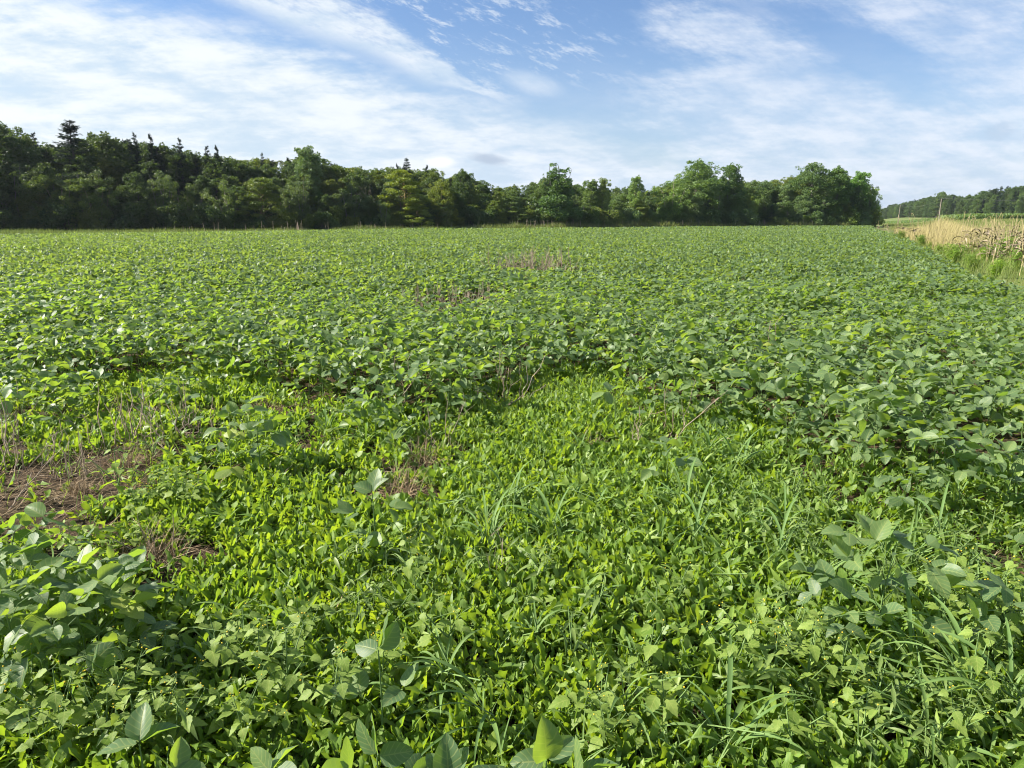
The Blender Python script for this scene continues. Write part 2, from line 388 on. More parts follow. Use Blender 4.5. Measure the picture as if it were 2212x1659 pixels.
# plants rising from just below the picture, tops in view along the bottom edge
def upright_soy(seed, H, top, lower):
    """young plant whose top trifoliate is spelled out: (heading, pitch, size) of each leaflet"""
    lf, st = Geo(), Geo(); r = RS(seed)
    P = np.array([[0,0,-.02],[.004,.0,H*.5],[0,.004,H]]); tubes(st, P[None], np.array([[.0035,.003,.0018]]), 5, .4)
    def tri(o, leaflets):
        for h,pt,sz in leaflets:
            h += r.normal(0,.3); pt += r.normal(0,.22); d = np.array([math.cos(h)*math.cos(pt),math.sin(h)*math.cos(pt),math.sin(pt)])
            up = norm(np.array([r.normal(0,.5),r.uniform(-.7,.3),.8])+r.normal(0,.2,3))
            lf.emit(SOY0[r.randint(4)], frames(d[None],up[None],[sz],[sz*.98]), (o+d*.008)[None], [r.uniform(.1,.8)])
    tri(P[-1], top)
    for az,z,L,ls in lower:
        o = np.array([0,0,z]); e = o+np.array([math.cos(az)*L,math.sin(az)*L,L*.8]); tubes(st, np.array([[o,(o+e)/2+(0,0,.01),e]]), np.array([[.0017,.0014,.0012]]), 3, .6)
        tri(e, ls)
    return Kind('soybean_plant', [('foliage',mesh_from('soybean_foliage', *lf.arr(), [M_SOY])),('stem',mesh_from('soybean_stem', *st.arr(), [M_STEM]))])
for x,y,H,sc_,top,lower,lab in [
    (.085,1.50,.27,1.0,[(1.5,1.25,.118),(3.0,.25,.085),(.2,.35,.085)],[(.3,.13,.09,[(.3,.5,.10),(1.5,.9,.09),(-.9,.2,.08)]),(3.3,.15,.07,[(3.2,.2,.105),(2.1,.5,.085),(4.4,.0,.09)])],'soybean plant at the bottom edge with one big upright leaf, right of centre'),
    (.00,1.44,.23,1.0,[(2.4,.5,.105),(.9,.8,.09),(3.9,.1,.09)],[(4.0,.12,.05,[(3.9,.3,.09),(5.0,.2,.08),(2.8,.4,.08)])],'soybean plant with broad pale leaves at the bottom edge, nearest the centre'),
    (-.155,1.47,.24,1.0,[(1.7,1.3,.10),(.4,.6,.08),(2.9,.4,.075)],[(5.6,.1,.06,[(5.6,.3,.08),(.4,.5,.07),(4.4,.2,.07)])],'slim soybean plant at the bottom edge, narrow pale upright leaf'),
    (-.335,1.50,.28,1.0,[(1.4,1.2,.110),(2.7,1.0,.095),(.2,.3,.085)],[(2.9,.14,.08,[(3.0,.3,.10),(1.9,.5,.09),(4.2,.2,.09)]),(.4,.12,.08,[(.4,.3,.09),(1.5,.6,.08),(-.8,.2,.08)])],'soybean plant at the bottom edge, two grey-green upright leaves left of centre'),
    (-.60,1.50,.24,.95,[(1.2,.5,.09),(2.6,.4,.085),(-.1,.3,.085)],[(3.5,.1,.05,[(3.5,.2,.08),(2.4,.4,.07),(4.7,.1,.07)])],'small soybean plant at the bottom edge among toothed weeds'),
    (-.95,1.55,.27,1.0,[(1.9,.7,.10),(.6,.4,.09),(3.1,.2,.095)],[(.2,.12,.07,[(.2,.3,.09),(1.4,.5,.08),(-1.0,.1,.08)])],'soybean plant at the bottom left, pale leaf pointing up'),
    (-.395,1.86,.34,1.0,[(1.6,1.2,.105),(.3,.55,.09),(3.0,.25,.085)],[(5.9,.17,.08,[(5.9,.2,.09),(.7,.6,.08),(4.7,.0,.08)]),(2.8,.12,.07,[(2.8,.1,.10),(1.6,.3,.085),(4.0,.1,.09)])],'young soybean plant left of centre, leaves held upright above toothed weeds'),
    (-.64,3.05,.36,1.0,[(1.7,1.1,.11),(.3,.7,.095),(3.1,.3,.09)],[(3.5,.2,.09,[(3.5,.2,.10),(2.4,.5,.09),(4.7,.1,.09)]),(.3,.2,.09,[(.2,.3,.09),(1.4,.5,.08),(-1.0,.1,.08)]),(4.6,.12,.09,[(4.4,.1,.10),(3.3,.2,.09),(5.6,.1,.10)])],'lone upright soybean plant standing in the low weeds left of centre')]:
    upright_soy(int(abs(x)*1000), H, top, lower).place(x,y,float(zt(x,y)),0,sc_,lab,'plant','soybean plants standing apart in the foreground')
def soy_zone(x, y):
    px = 1106+F*(x/y)*(cp) ; 
    d = y-soy_near(x/y)
    dep = 'front fringe' if d < .45 else 'second rank' if d < 1.1 else 'thick canopy'
    if px < 480: w = 'behind the dry stalks and bare soil at left'
    elif px < 990: w = 'on the bean island left of centre'
    elif px < 1380: w = 'behind the low weeds at centre'
    elif px < 1690: w = 'beside the bright weed gap right of centre'
    elif px < 1980: w = 'above the large lone soybean plant at right'
    else: w = 'near the right edge of the photo'
    return f'soybean plant in the {dep} {w}'
NI = 275
for i in range(min(NI, len(gx))):
    k = SOYK[rng.randint(12)]; x,y = gx[i],gy[i]
    k.place(x,y,float(zt(x,y)),rng.uniform(0,6.28),rng.uniform(.74,1.0)*float(.76+.24*ss(0,2.0,y-soy_near(x/y))),soy_zone(x,y),'plant','soybean plants along the near edge of the crop', tilt=tuple(rng.normal(0,.05,2)))
# the rest of the crop
crop = Geo()
SM = []
for i in range(10):
    lf, st = soy_plant(500+i, [.42,.48,.52,.45,.5,.47,.4,.53,.44,.5][i], 13, SOY1, True)
    g = Geo(); a = lf.arr(); g.add(a[0],a[1],a[2],a[3],0); b = st.arr(); g.add(b[0],b[1],b[2],b[3],1); SM.append(g.arr())
rx, ry = gx[NI:], gy[NI:]; var = rng.randint(0,10,len(rx))
for v in range(10):
    m = var==v; K = m.sum()
    if not K: continue
    a = rng.uniform(0,6.28,K); s_ = rng.uniform(.72,1.0,K)*(.78+.22*ss(0,2.0,ry[m]-soy_near(rx[m]/ry[m])))*(1+.25*(vnoise(rx[m],ry[m],2.2,5)-.5))
    Mx = np.zeros((K,3,3)); Mx[:,0,0]=np.cos(a)*s_; Mx[:,0,1]=-np.sin(a)*s_; Mx[:,1,0]=np.sin(a)*s_; Mx[:,1,1]=np.cos(a)*s_; Mx[:,2,2]=s_
    crop.emit(SM[v], Mx, np.stack([rx[m],ry[m],zt(rx[m],ry[m])],axis=1), rng.normal(0,.06,K))
def canopy(d0, d1, dens, size, tpls, r, trip=True, deep=.22):
    # random positions inside the viewed wedge, area weighted
    half = .82; area = half*(d1*d1-d0*d0)+6*(d1-d0); K = int(area*dens)
    y = np.sqrt(r.uniform(d0*d0, d1*d1, K)); x = r.uniform(-1,1,K)*(half*y+3)
    m = in_soy(x,y); x,y = x[m],y[m]
    h = hole(x,y); m = (r.rand(len(x)) > h*1.3); x,y = x[m],y[m]
    K = len(x)
    bump = vnoise(x,y,.33,11)*.13+vnoise(x,y,1.7,12)*.10+vnoise(x,y,7,13)*.08
    z = zt(x,y)+.28+bump-deep*r.rand(K)**1.4
    if trip: rep = 3
    else: rep = 1
    az = r.uniform(0,6.28,K); tn = r.uniform(0,.93,K); tilt = r.uniform(-.5,.4,K)
    for q in range(rep):
        a2 = az+(0,1.25,-1.25)[q]+r.normal(0,.15,K); pt = tilt+r.normal(0,.25,K)+np.where(r.rand(K)<.16,r.uniform(.5,1.1,K),0)
        d = np.stack([np.cos(a2)*np.cos(pt),np.sin(a2)*np.cos(pt),np.sin(pt)],axis=1)
        up = norm(np.array([0,0,1.])+r.normal(0,.4,(K,3)))
        s_ = size*r.uniform(.8,1.2,K); w = s_*r.uniform(.85,1.05,K); tv = r.randint(0,len(tpls),K)
        base = np.stack([x,y,z],axis=1)
        for t in range(len(tpls)):
            mm = tv==t
            crop.emit(tpls[t], frames(d[mm],up[mm],s_[mm],w[mm]), base[mm], np.clip(tn[mm]+r.normal(0,.05,mm.sum()),0,.95), 2)
rc = RS(21)
canopy(12.6,20,165,.096,SOY1,rc)
canopy(20,34,108,.101,SOY2,rc)
canopy(34,60,54,.118,SOY2,rc,True,.26)
canopy(60,100,26,.155,SOY3,rc,True,.28)
canopy(100,170,11,.22,SOY3,rc,True,.30)
crop_o = crop.build('soybean_crop', [M_SOY, M_STEM, M_SOYF])
tag(crop_o, 'wide field of green soybean plants closing into one leafy canopy behind the foreground plants', 'crop', kind='stuff')

# ------------------------------------------------------------------ ground
gxs = np.unique(np.concatenate([np.arange(-16,16.01,.16), np.arange(-60,60,2.0), np.arange(-400,401,12), [-3000,-1500,-800,800,1500,3000]]).round(3))
gys = np.unique(np.concatenate([np.arange(0.2,16.01,.16), np.arange(-10,80,2.0), np.arange(80,701,10), [-400,-100,-40,900,1500,3000,5000]]).round(3))
GX, GY = np.meshgrid(gxs, gys); nxx = len(gxs); nyy = len(gys)
idx = np.arange(nxx*nyy).reshape(nyy,nxx)
Fc = np.stack([idx[:-1,:-1],idx[:-1,1:],idx[1:,1:],idx[1:,:-1]],axis=-1).reshape(-1,4)
V = np.stack([GX.ravel(),GY.ravel(),zt(GX.ravel(),GY.ravel())],axis=1)
# tint: 0 bare soil, 1 green turf beyond the bean rows
gt = 1-((GX.ravel() < edge_x(GY.ravel())+.3)&(GY.ravel() < soy_far(GX.ravel()/np.maximum(GY.ravel(),.1))+1)).astype(float)
gm, nt = nmat('soil'); n = N(nt)
pos = n.new('ShaderNodeNewGeometry').outputs['Position']
f1 = n.noise(pos, 3.0, 5, .6); f2 = n.noise(pos, 45.0, 5, .7); f3 = n.noise(pos, .25, 4, .6)
soil = n.mix(n.mapr(f2,.35,.7), (.034,.023,.014), (.135,.094,.056)); soil = n.mix(n.mapr(f1,.4,.65,0,.6), soil, (.055,.050,.020))
turf = n.mix(n.mapr(f3,.35,.65), (.10,.15,.04), (.19,.20,.07)); turf = n.mix(n.mapr(f1,.35,.7,0,.6), turf, (.09,.14,.035))
at = n.new('ShaderNodeAttribute', attribute_name='tint').outputs['Fac']
col = n.mix(at, soil, turf)
p = n.new('ShaderNodeBsdfPrincipled'); nt.links.new(col, p.inputs['Base Color']); p.inputs['Roughness'].default_value=.95; p.inputs['Specular IOR Level'].default_value=.1
bu = n.new('ShaderNodeBump'); bu.inputs['Strength'].default_value=.9; bu.inputs['Distance'].default_value=.03
nt.links.new(f2, bu.inputs['Height']); nt.links.new(bu.outputs[0], p.inputs['Normal'])
o = n.new('ShaderNodeOutputMaterial'); nt.links.new(p.outputs[0], o.inputs['Surface'])
g = link('ground', mesh_from('ground', V, Fc, gt, np.zeros((len(V),2)), np.zeros(len(Fc)), [gm])); tag(g, kind='structure')

def near_pts(r, K, y0, y1):
    y = r.uniform(y0, y1, K*3); y = y[r.rand(K*3) < (.86*y+1.3)/(.86*y1+1.3)][:K]
    return r.uniform(-1,1,len(y))*(.86*y+1.3), y
# ------------------------------------------------------------------ low weeds in the foreground
BARE = [(gp(400,990),.32,.12),(gp(640,975),.24,.10),(gp(720,1045),.2,.10),(gp(470,1040),.2,.10),(gp(330,905),.5,.15),(gp(180,1230),.25,.09),(gp(90,1060),.66,.46),(gp(200,1085),.46,.26),(gp(120,1170),.40,.20),(gp(60,1120),.4,.3),(gp(350,1225),.34,.16),(gp(545,905),.55,.22),(gp(250,1010),.45,.28),(gp(900,1025),.28,.18),(gp(855,1085),.26,.16),
        (gp(960,985),.25,.12),(gp(1280,975),.22,.12),(gp(30,915),.5,.2),(gp(20,990),.3,.2),(gp(1010,1440),.09,.05),(gp(400,1420),.12,.05),(gp(330,1290),.14,.07),(gp(1930,1620),.14,.04),(gp(1560,1380),.08,.05),(gp(2160,1235),.2,.1),(gp(450,955),.3,.2),(gp(1520,560),.1,.1)]
def bare(x, y):
    k = np.zeros_like(x)
    for (cx,cy),rx_,ry_ in BARE: k = np.maximum(k, np.exp(-(((x-cx)/rx_)**2+((y-cy)/ry_)**2)**1.5))
    return k
lw = Geo(); r = RS(33)
K = 66000
x,y = near_pts(r, int(K*1.24), 1.0, 8.2); K = len(x)
inside = in_soy(x,y,.3); dens = np.where(inside,np.where(in_soy(x,y,1.6),.04,.30),1)*(1-.98*np.clip(bare(x,y)*1.5+ (vnoise(x,y,.25,8)-.5)*.35,0,1))*(.72+.4*vnoise(x,y,.6,14))
_c = gp(170,1010); dens *= 1-.55*np.exp(-(((x-_c[0])/1.25)**2+((y-_c[1])/1.0)**2)**1.5)
m = r.rand(K) < dens; x,y = x[m],y[m]; K = len(x)
rs = r.uniform(.65,1.15,K)*(.85+.4*vnoise(x,y,.5,15))
rt = r.uniform(.05,.85,K)+.3*(vnoise(x,y,1.1,16)-.5)
for j in range(6):
    keep = r.rand(K) < (1 if j<4 else .5)
    az = r.uniform(0,6.28,K); pt = r.uniform(.6,1.5,K)
    d = np.stack([np.cos(az)*np.cos(pt),np.sin(az)*np.cos(pt),np.sin(pt)],axis=1)
    up = norm(np.array([0,0,1.])+r.normal(0,.55,(K,3)))
    ln = .112*rs*r.uniform(.6,1.15,K); w = ln*r.uniform(.42,.78,K); base = np.stack([x+r.normal(0,.012,K),y+r.normal(0,.012,K),zt(x,y)-.003],axis=1)
    tv = r.randint(0,5,K)
    for t in range(5):
        mm = (tv==t)&keep; lw.emit(DAND[t], frames(d[mm],up[mm],ln[mm],w[mm]), base[mm], np.clip(rt[mm]+r.normal(0,.12,mm.sum()),0,1))
# small round seedling and clover leaves close to the soil
K = 16000; x,y = near_pts(r, int(K*1.24), 1.0, 7.5); K = len(x)
b = bare(x,y); m = r.rand(K) < np.clip(.25+1.1*vnoise(x,y,.18,18)-.75*b,0,1)*np.where(in_soy(x,y,.4),.15,1); x,y=x[m],y[m]; K=len(x)
az = r.uniform(0,6.28,K); pt = r.uniform(-.1,.7,K); d = np.stack([np.cos(az)*np.cos(pt),np.sin(az)*np.cos(pt),np.sin(pt)],axis=1)
s_ = r.uniform(.014,.034,K)
lw.emit(ROUND[0], frames(d, norm(np.array([0,0,1.])+r.normal(0,.3,(K,3))), s_), np.stack([x,y,zt(x,y)+r.uniform(.005,.05,K)],axis=1), r.uniform(0,.8,K))
K = 5200; x,y = near_pts(r, int(K*1.24), 1.0, 6.5); K = len(x); m = (~in_soy(x,y,.3)) & (bare(x,y)<.35) & (vnoise(x,y,.35,77)>.45); x,y=x[m],y[m]; K=len(x)
for j in range(5):
    az = r.uniform(0,6.28,K); pt = r.uniform(.0,1.2,K); d = np.stack([np.cos(az)*np.cos(pt),np.sin(az)*np.cos(pt),np.sin(pt)],axis=1); s_ = r.uniform(.035,.075,K); tv = r.randint(0,3,K); b0 = np.stack([x,y,zt(x,y)+r.uniform(.02,.10,K)],axis=1)
    for t,tp in enumerate((QUICK[0],NARR[0],NARR[1])):
        mm = tv==t; lw.emit(tp, frames(d[mm], norm(np.array([0,0,1.])+r.normal(0,.4,(mm.sum(),3))), s_[mm]*(1.0 if t==0 else 1.5)), b0[mm], r.uniform(0,1,mm.sum()))
fg = Geo(); K = 15000; x,y = near_pts(r, int(K*1.24), 1.0, 7.0); K = len(x)
m = (~in_soy(x,y,.8)) & (r.rand(K) < (.15+.85*(vnoise(x,y,.5,78)>.5))*np.where(x>-.4,1,.4)); x,y=x[m],y[m]; K=len(x)
blades(fg, np.stack([x,y,zt(x,y)],axis=1), r.uniform(0,6.28,K), r.uniform(.10,.22,K), r.uniform(.003,.0065,K), r.uniform(.05,.7,K), r.uniform(.5,2.0,K), 6, None, 0, r)
tag(fg.build('fine_grass', [M_GRASS]), 'fine grass blades threaded through the low weeds of the foreground', 'grass', kind='stuff')
o = lw.build('low_weeds', [M_DAND]); tag(o, 'dense carpet of bright green toothed weed leaves over the foreground soil', 'weeds', kind='stuff')

# straw and dead grass on the soil
g = Geo(); r = RS(44); K = 42000
x,y = near_pts(r, int(K*1.24), 1.2, 8.5); K = len(x)
m = r.rand(K) < np.clip(bare(x,y)*1.0+.055,0,1)*np.where(vnoise(x,y,.22,19)>.45,1,.25); x,y=x[m],y[m]; K=len(x)
cl = vnoise(x,y,.35,20)*6.28*1.5; az = np.where(r.rand(K)<.6, cl+r.normal(0,.5,K), r.uniform(0,6.28,K))
blades(g, np.stack([x,y,zt(x,y)+r.uniform(.002,.03,K)],axis=1), az, r.uniform(.06,.24,K), r.uniform(.0016,.004,K), r.uniform(1.1,1.6,K), r.uniform(-.2,.5,K), 4, None, 0, r)
o = g.build('straw_litter', [M_STRAW]); tag(o, 'brown dead straw lying matted over the bare soil patches', 'straw', kind='stuff')

g = Geo(); K = 9000; x,y = near_pts(r, int(K*1.24), 1.2, 8.5); K = len(x); m = r.rand(K) < np.clip(bare(x,y)+.02,0,1); x,y=x[m],y[m]; K=len(x)
cv = np.array([(a,b,c) for a in(-1,1) for b in(-1,1) for c in(-1,1)],np.float32)*.5; cf = np.array([(0,1,3,2),(4,6,7,5),(0,4,5,1),(2,3,7,6),(0,2,6,4),(1,5,7,3)])
for q in range(6):
    mm = r.randint(0,6,K)==q; cvq = cv*r.uniform(.55,1.2,(8,3)).astype(np.float32); s_ = .004+.018*r.rand(mm.sum())**2.5
    g.emit((cvq,cf,np.zeros(8,np.float32),np.zeros((8,2),np.float32),np.zeros(6,np.int32)), frames(rdir(r,mm.sum()),rdir(r,mm.sum()),s_,s_*1.3), np.stack([x[mm],y[mm],zt(x[mm],y[mm])+s_*.2],axis=1), r.rand(mm.sum()))
M_CLOD = plain_mat('soil_clod', (.055,.035,.022), (.20,.13,.085), .95, 40, spec=.05)
o = g.build('soil_clods', [M_CLOD], None, False); tag(o, 'crumbly brown soil clods lying on the bare patches', 'soil', kind='stuff')

# ------------------------------------------------------------------ grass tufts
def tuft(seed, n, L, lean=.9, wid=.0135, mat=M_GRASS, name='blades', extra=True):
    r = RS(seed); g = Geo()
    az = r.uniform(0,6.28,n); base = np.stack([r.normal(0,.012,n),r.normal(0,.012,n),np.full(n,-.01)],axis=1)
    if extra:  # blades leave a short upright culm at different heights
        base[:,2] += r.uniform(0,.12,n)*(r.rand(n)<.6)
    blades(g, base, az, L*r.uniform(.55,1.1,n), wid*r.uniform(.6,1.25,n), r.uniform(.05,lean,n), r.uniform(1.4,2.7,n), 10, None, 0, r)
    return g
TUF = []
for i in range(6):
    g = tuft(60+i, [10,14,9,18,12,16][i], [.30,.36,.28,.33,.38,.26][i])
    s = Geo(); r = RS(70+i); k = 3
    pts = np.stack([np.stack([r.normal(0,.01,k)+t*r.normal(0,.06,k), r.normal(0,.01,k)+t*r.normal(0,.06,k), np.full(k,t*.16-.01)],axis=1) for t in np.linspace(0,1,4)],axis=1)
    tubes(s, pts, np.full((k,4),.0028), 4, .5)
    TUF.append(Kind('grass_tuft', [('blades', mesh_from('grass_blades', *g.arr(), [M_GRASS])), ('culm', mesh_from('grass_culm', *s.arr(), [M_STEM]))]))
def where(px, py):
    h = 'far left' if px < 300 else 'left of centre' if px < 850 else 'centre' if px < 1300 else 'right of centre' if px < 1750 else 'far right'
    v = 'at the bottom' if py > 1540 else 'lower foreground' if py > 1380 else 'near foreground' if py > 1200 else 'middle foreground' if py > 1040 else 'bean edge'
    return h+' '+v
ORD = ['first','second','third','fourth','fifth','sixth','seventh','eighth','ninth','tenth','eleventh','twelfth','thirteenth','fourteenth','fifteenth','sixteenth','seventeenth','eighteenth','nineteenth']
TENS = {2:'twenty',3:'thirty',4:'forty',5:'fifty',6:'sixty',7:'seventy',8:'eighty',9:'ninety'}
TENTH = {2:'twentieth',3:'thirtieth',4:'fortieth',5:'fiftieth',6:'sixtieth',7:'seventieth',8:'eightieth',9:'ninetieth'}
def ordi(i):
    i += 1
    if i < 20: return ORD[i-1]
    return TENTH[i//10] if i%10==0 else TENS[i//10]+'-'+ORD[i%10-1]
def uniq(items, noun):
    """items: list of (px, py, phrase); gives labels that tell the items of one region apart by counting left to right"""
    reg = {}
    for i,(px,py,_) in enumerate(items): reg.setdefault(where(px,py),[]).append(i)
    out = [None]*len(items)
    for k,v in reg.items():
        v.sort(key=lambda i: items[i][0])
        for j,i in enumerate(v):
            out[i] = f'{items[i][2]}, {k}' if len(v)==1 else f'{items[i][2]}, {k}, {ordi(j)} from left'
    return out
tl = [(975,1135,2,1.0,'pale grass tuft with blades drooping both ways'),(1060,1210,4,1.05,'arching broad-bladed grass tuft'),(1100,1120,1,1.0,'grass tuft leaning right'),(1190,1190,3,1.0,'blue-green fountain of grass'),
 (1000,1060,0,.9,'slim grass tuft'),(790,980,1,1.0,'grass tuft standing at the bean edge'),(710,960,3,.95,'upright grass tuft among soybeans'),(530,1370,0,1.0,'stiff grass tuft with broad blades'),
 (610,1430,2,1.0,'curved grass tuft'),(1050,1590,4,1.0,'long-bladed grass tuft with water drops'),(960,1510,5,1.0,'low grass tuft'),(760,1530,0,.95,'thin grass tuft'),(1530,1020,3,1.1,'thick light grass tuft'),
 (1590,1040,1,1.1,'thick grass tuft bending right'),(1480,1130,4,1.0,'bluish grass tuft'),(1500,1210,1,1.05,'arching grass tuft'),(1620,1120,5,1.0,'fine grass tuft'),(1430,1170,0,1.0,'loose grass tuft'),
 (1790,1290,0,1.0,'long arching grass tuft behind the big soybean'),(1900,1240,3,1.0,'dense bright grass tuft'),(1960,1260,4,1.05,'spreading grass tuft'),(2020,1200,1,1.0,'arching grass tuft near soybeans'),(2090,1290,2,1.0,'pale grass tuft'),
 (1850,1500,4,1.05,'grass tuft with one broad curved blade'),(1960,1480,1,1.05,'broad-bladed grass tuft beside the big soybean'),(2030,1440,3,.95,'bright grass tuft'),(1730,1560,0,1.0,'grass tuft with drooping blades'),
 (2090,1560,4,1.15,'large grass tuft with long arching blades'),(2170,1600,3,1.1,'heavy grass tuft'),(2180,1380,2,1.0,'light grass tuft'),(1570,1650,1,1.0,'grass tuft with hanging tips'),(1990,1640,5,1.05,'broad low grass tuft'),
 (1260,1330,0,.8,'small grass tuft'),(1380,1480,2,.85,'small curved grass tuft'),(1150,1420,5,.8,'short grass tuft'),(640,1310,5,.8,'short grass tuft'),(480,1500,0,.9,'thin grass tuft'),(1560,1310,2,.9,'pale grass tuft'),
 (1290,1130,5,.9,'fine grass tuft'),(880,1290,0,.75,'small grass tuft'),(1680,1240,1,1.0,'leaning grass tuft'),(2060,1110,3,1.0,'green grass tuft between soybeans'),(2190,1120,1,1.0,'tall grass tuft among soybeans'),(1250,1000,3,.7,'short grass tuft'),(330,1000,5,.8,'short grass tuft'),(850,1000,4,.9,'grass tuft under the beans'),(1690,1180,3,.9,'grassy tuft'),(1340,1600,4,.9,'thin-bladed grass tuft')]
labs = uniq([(a,b,e) for a,b,c,d,e in tl],'tuft')
r = RS(5)
for (px,py,k,s_,_),lab in zip(tl,labs):
    x,y = gp(px,py); TUF[k].place(x,y,float(zt(x,y)),r.uniform(0,6.28),s_,lab,'grass','grass tufts in the weeds')

# ------------------------------------------------------------------ toothed weeds with tiny yellow heads
def quick(seed, H, br, flowers=True, tp=QUICK, lsz=.070, mat=M_QUICK):
    r = RS(seed); lf = Geo(); st = Geo(); fl = Geo(); heads=[]
    axes = [(np.array([0,0,-.01.__abs__()*-1]), r.normal(0,.12,2), H)]
    for b in range(br):
        a = b*2.2+r.uniform(-.4,.4); h0 = H*r.uniform(.25,.6)
        axes.append((np.array([0,0,h0]), np.array([math.cos(a),math.sin(a)])*r.uniform(.45,.8), H*r.uniform(.4,.6)))
    for o0, ln, h in axes:
        z = np.linspace(0,h,5); P = np.stack([o0[0]+ln[0]*z, o0[1]+ln[1]*z, o0[2]+z],axis=1)
        tubes(st, P[None], np.linspace(.003,.0016,5)[None], 4, .5)
        nn = max(2,int(h/.055))
        for k in range(nn):
            f = (k+1)/nn; node = np.array([np.interp(f*h, z, P[:,i]) for i in range(3)]); a0 = k*PI/2+r.uniform(-.3,.3)
            for q in (0,PI):
                a = a0+q; pt = r.uniform(-.35,.25); d = np.array([math.cos(a)*math.cos(pt),math.sin(a)*math.cos(pt),math.sin(pt)])
                s_ = lsz*r.uniform(.75,1.2)*(1.1-.5*f)
                bb = node+d*.014
                tubes(st, np.array([[node,bb]]), np.array([[.001,.001]]), 3, .6)
                lf.emit(tp[r.randint(len(tp))], frames(d[None], norm(np.array([0,0,1.])+r.normal(0,.25,3))[None],[s_]), bb[None],[np.clip(r.normal(.5,.2),0,1)])
        if flowers:
            for q in range(r.randint(1,3) if len(heads)<4 else 0): heads.append(P[-1]+np.array([r.normal(0,.014),r.normal(0,.014),r.uniform(.008,.03)]))
            for hd in heads[-1:]: tubes(st, np.array([[P[-1],hd]]), np.array([[.0008,.0007]]),3,.6)
    if flowers:
        hd = np.array(heads); k = len(hd)
        ring = [(0,-.0026),(.0024,-.001),(.0023,.0012),(.0004,.0022)]
        V=[];Fq=[]
        for (rr,zz) in ring:
            for a in range(6): V.append((rr*math.cos(a*PI/3),rr*math.sin(a*PI/3),zz))
        for i in range(3):
            for a in range(6): Fq.append((i*6+a,i*6+(a+1)%6,(i+1)*6+(a+1)%6,(i+1)*6+a))
        V=np.array(V,np.float32); tp1=(V,np.array(Fq),np.full(len(V),.5,np.float32),np.zeros((len(V),2),np.float32),np.zeros(len(Fq),np.int32))
        fl=[]
        for q in range(k):
            f1 = Geo(); f1.emit(tp1, np.eye(3)[None], hd[q:q+1], np.zeros(1)); fl.append(f1)
    return lf, st, fl
QK = []
for i in range(6):
    lf,st,fl = quick(80+i,[.20,.26,.17,.23,.30,.15][i],[2,3,2,4,3,2][i],True)
    QK.append(Kind('flowering_weed',[('foliage',mesh_from('weed_foliage',*lf.arr(),[M_QUICK])),('stem',mesh_from('weed_stem',*st.arr(),[M_STEM]))]+[('flower_head',mesh_from('weed_flower_head',*f1.arr(),[M_YEL])) for f1 in fl]))
NK = []
for i in range(4):
    lf,st,_ = quick(95+i,[.16,.22,.19,.13][i],[2,3,3,1][i],False,NARR,.085,M_NARROW)
    NK.append(Kind('narrow_leaved_weed',[('foliage',mesh_from('weed_foliage',*lf.arr(),[M_NARROW])),('stem',mesh_from('weed_stem',*st.arr(),[M_STEM]))]))
r = RS(9); pts=[]
def scatter(n, x0,x1,y0,y1, mind=34):
    c=0; t=0
    while c<n and t<4000:
        t+=1; px,py = r.uniform(x0,x1), r.uniform(y0,y1)
        if all((px-a)**2+((py-b)*1.5)**2 > mind*mind for a,b in pts): pts.append((px,py)); c+=1
scatter(18,0,600,1560,1690,40); scatter(7,330,900,1480,1680,50); scatter(5,430,720,1400,1560,50)
scatter(13,240,460,1060,1170,26); scatter(4,150,330,1190,1260,30); scatter(9,1560,1820,1400,1560,46); scatter(8,2020,2210,1330,1500,46)
scatter(5,1230,1500,1580,1690,50); scatter(5,900,1500,1230,1550,90); scatter(3,560,820,1500,1600,50); scatter(4,1700,2212,1590,1690,70)
phr = ['pale toothed weed with tiny yellow heads','bushy toothed weed with yellow buds','short toothed weed with broad leaves','spreading toothed weed','tall toothed weed with yellow buds','small toothed weed']
ks = [r.randint(6) for _ in pts]
labs = uniq([(a,b,phr[k]) for (a,b),k in zip(pts,ks)],'toothed weed')
for (px,py),k,lab in zip(pts,ks,labs):
    x,y = gp(px,py); QK[k].place(x,y,float(zt(x,y)),r.uniform(0,6.28),r.uniform(.8,1.15),lab,'weed','toothed weeds with small yellow heads')
pts=[]
scatter(12,730,900,1200,1400,40); scatter(20,1640,2200,1180,1330,36); scatter(10,1850,2200,1560,1690,40); scatter(8,250,520,1480,1680,45); scatter(12,1000,1700,1150,1600,80); scatter(8,1500,1800,1080,1200,40)
ks = [r.randint(4) for _ in pts]; phr=['narrow-leaved weed','upright narrow-leaved weed','branching narrow-leaved weed','little narrow-leaved weed']
labs = uniq([(a,b,phr[k]) for (a,b),k in zip(pts,ks)],'narrow-leaved weed')
for (px,py),k,lab in zip(pts,ks,labs):
    x,y = gp(px,py); NK[k].place(x,y,float(zt(x,y)),r.uniform(0,6.28),r.uniform(.8,1.2),lab,'weed','narrow-leaved weeds')

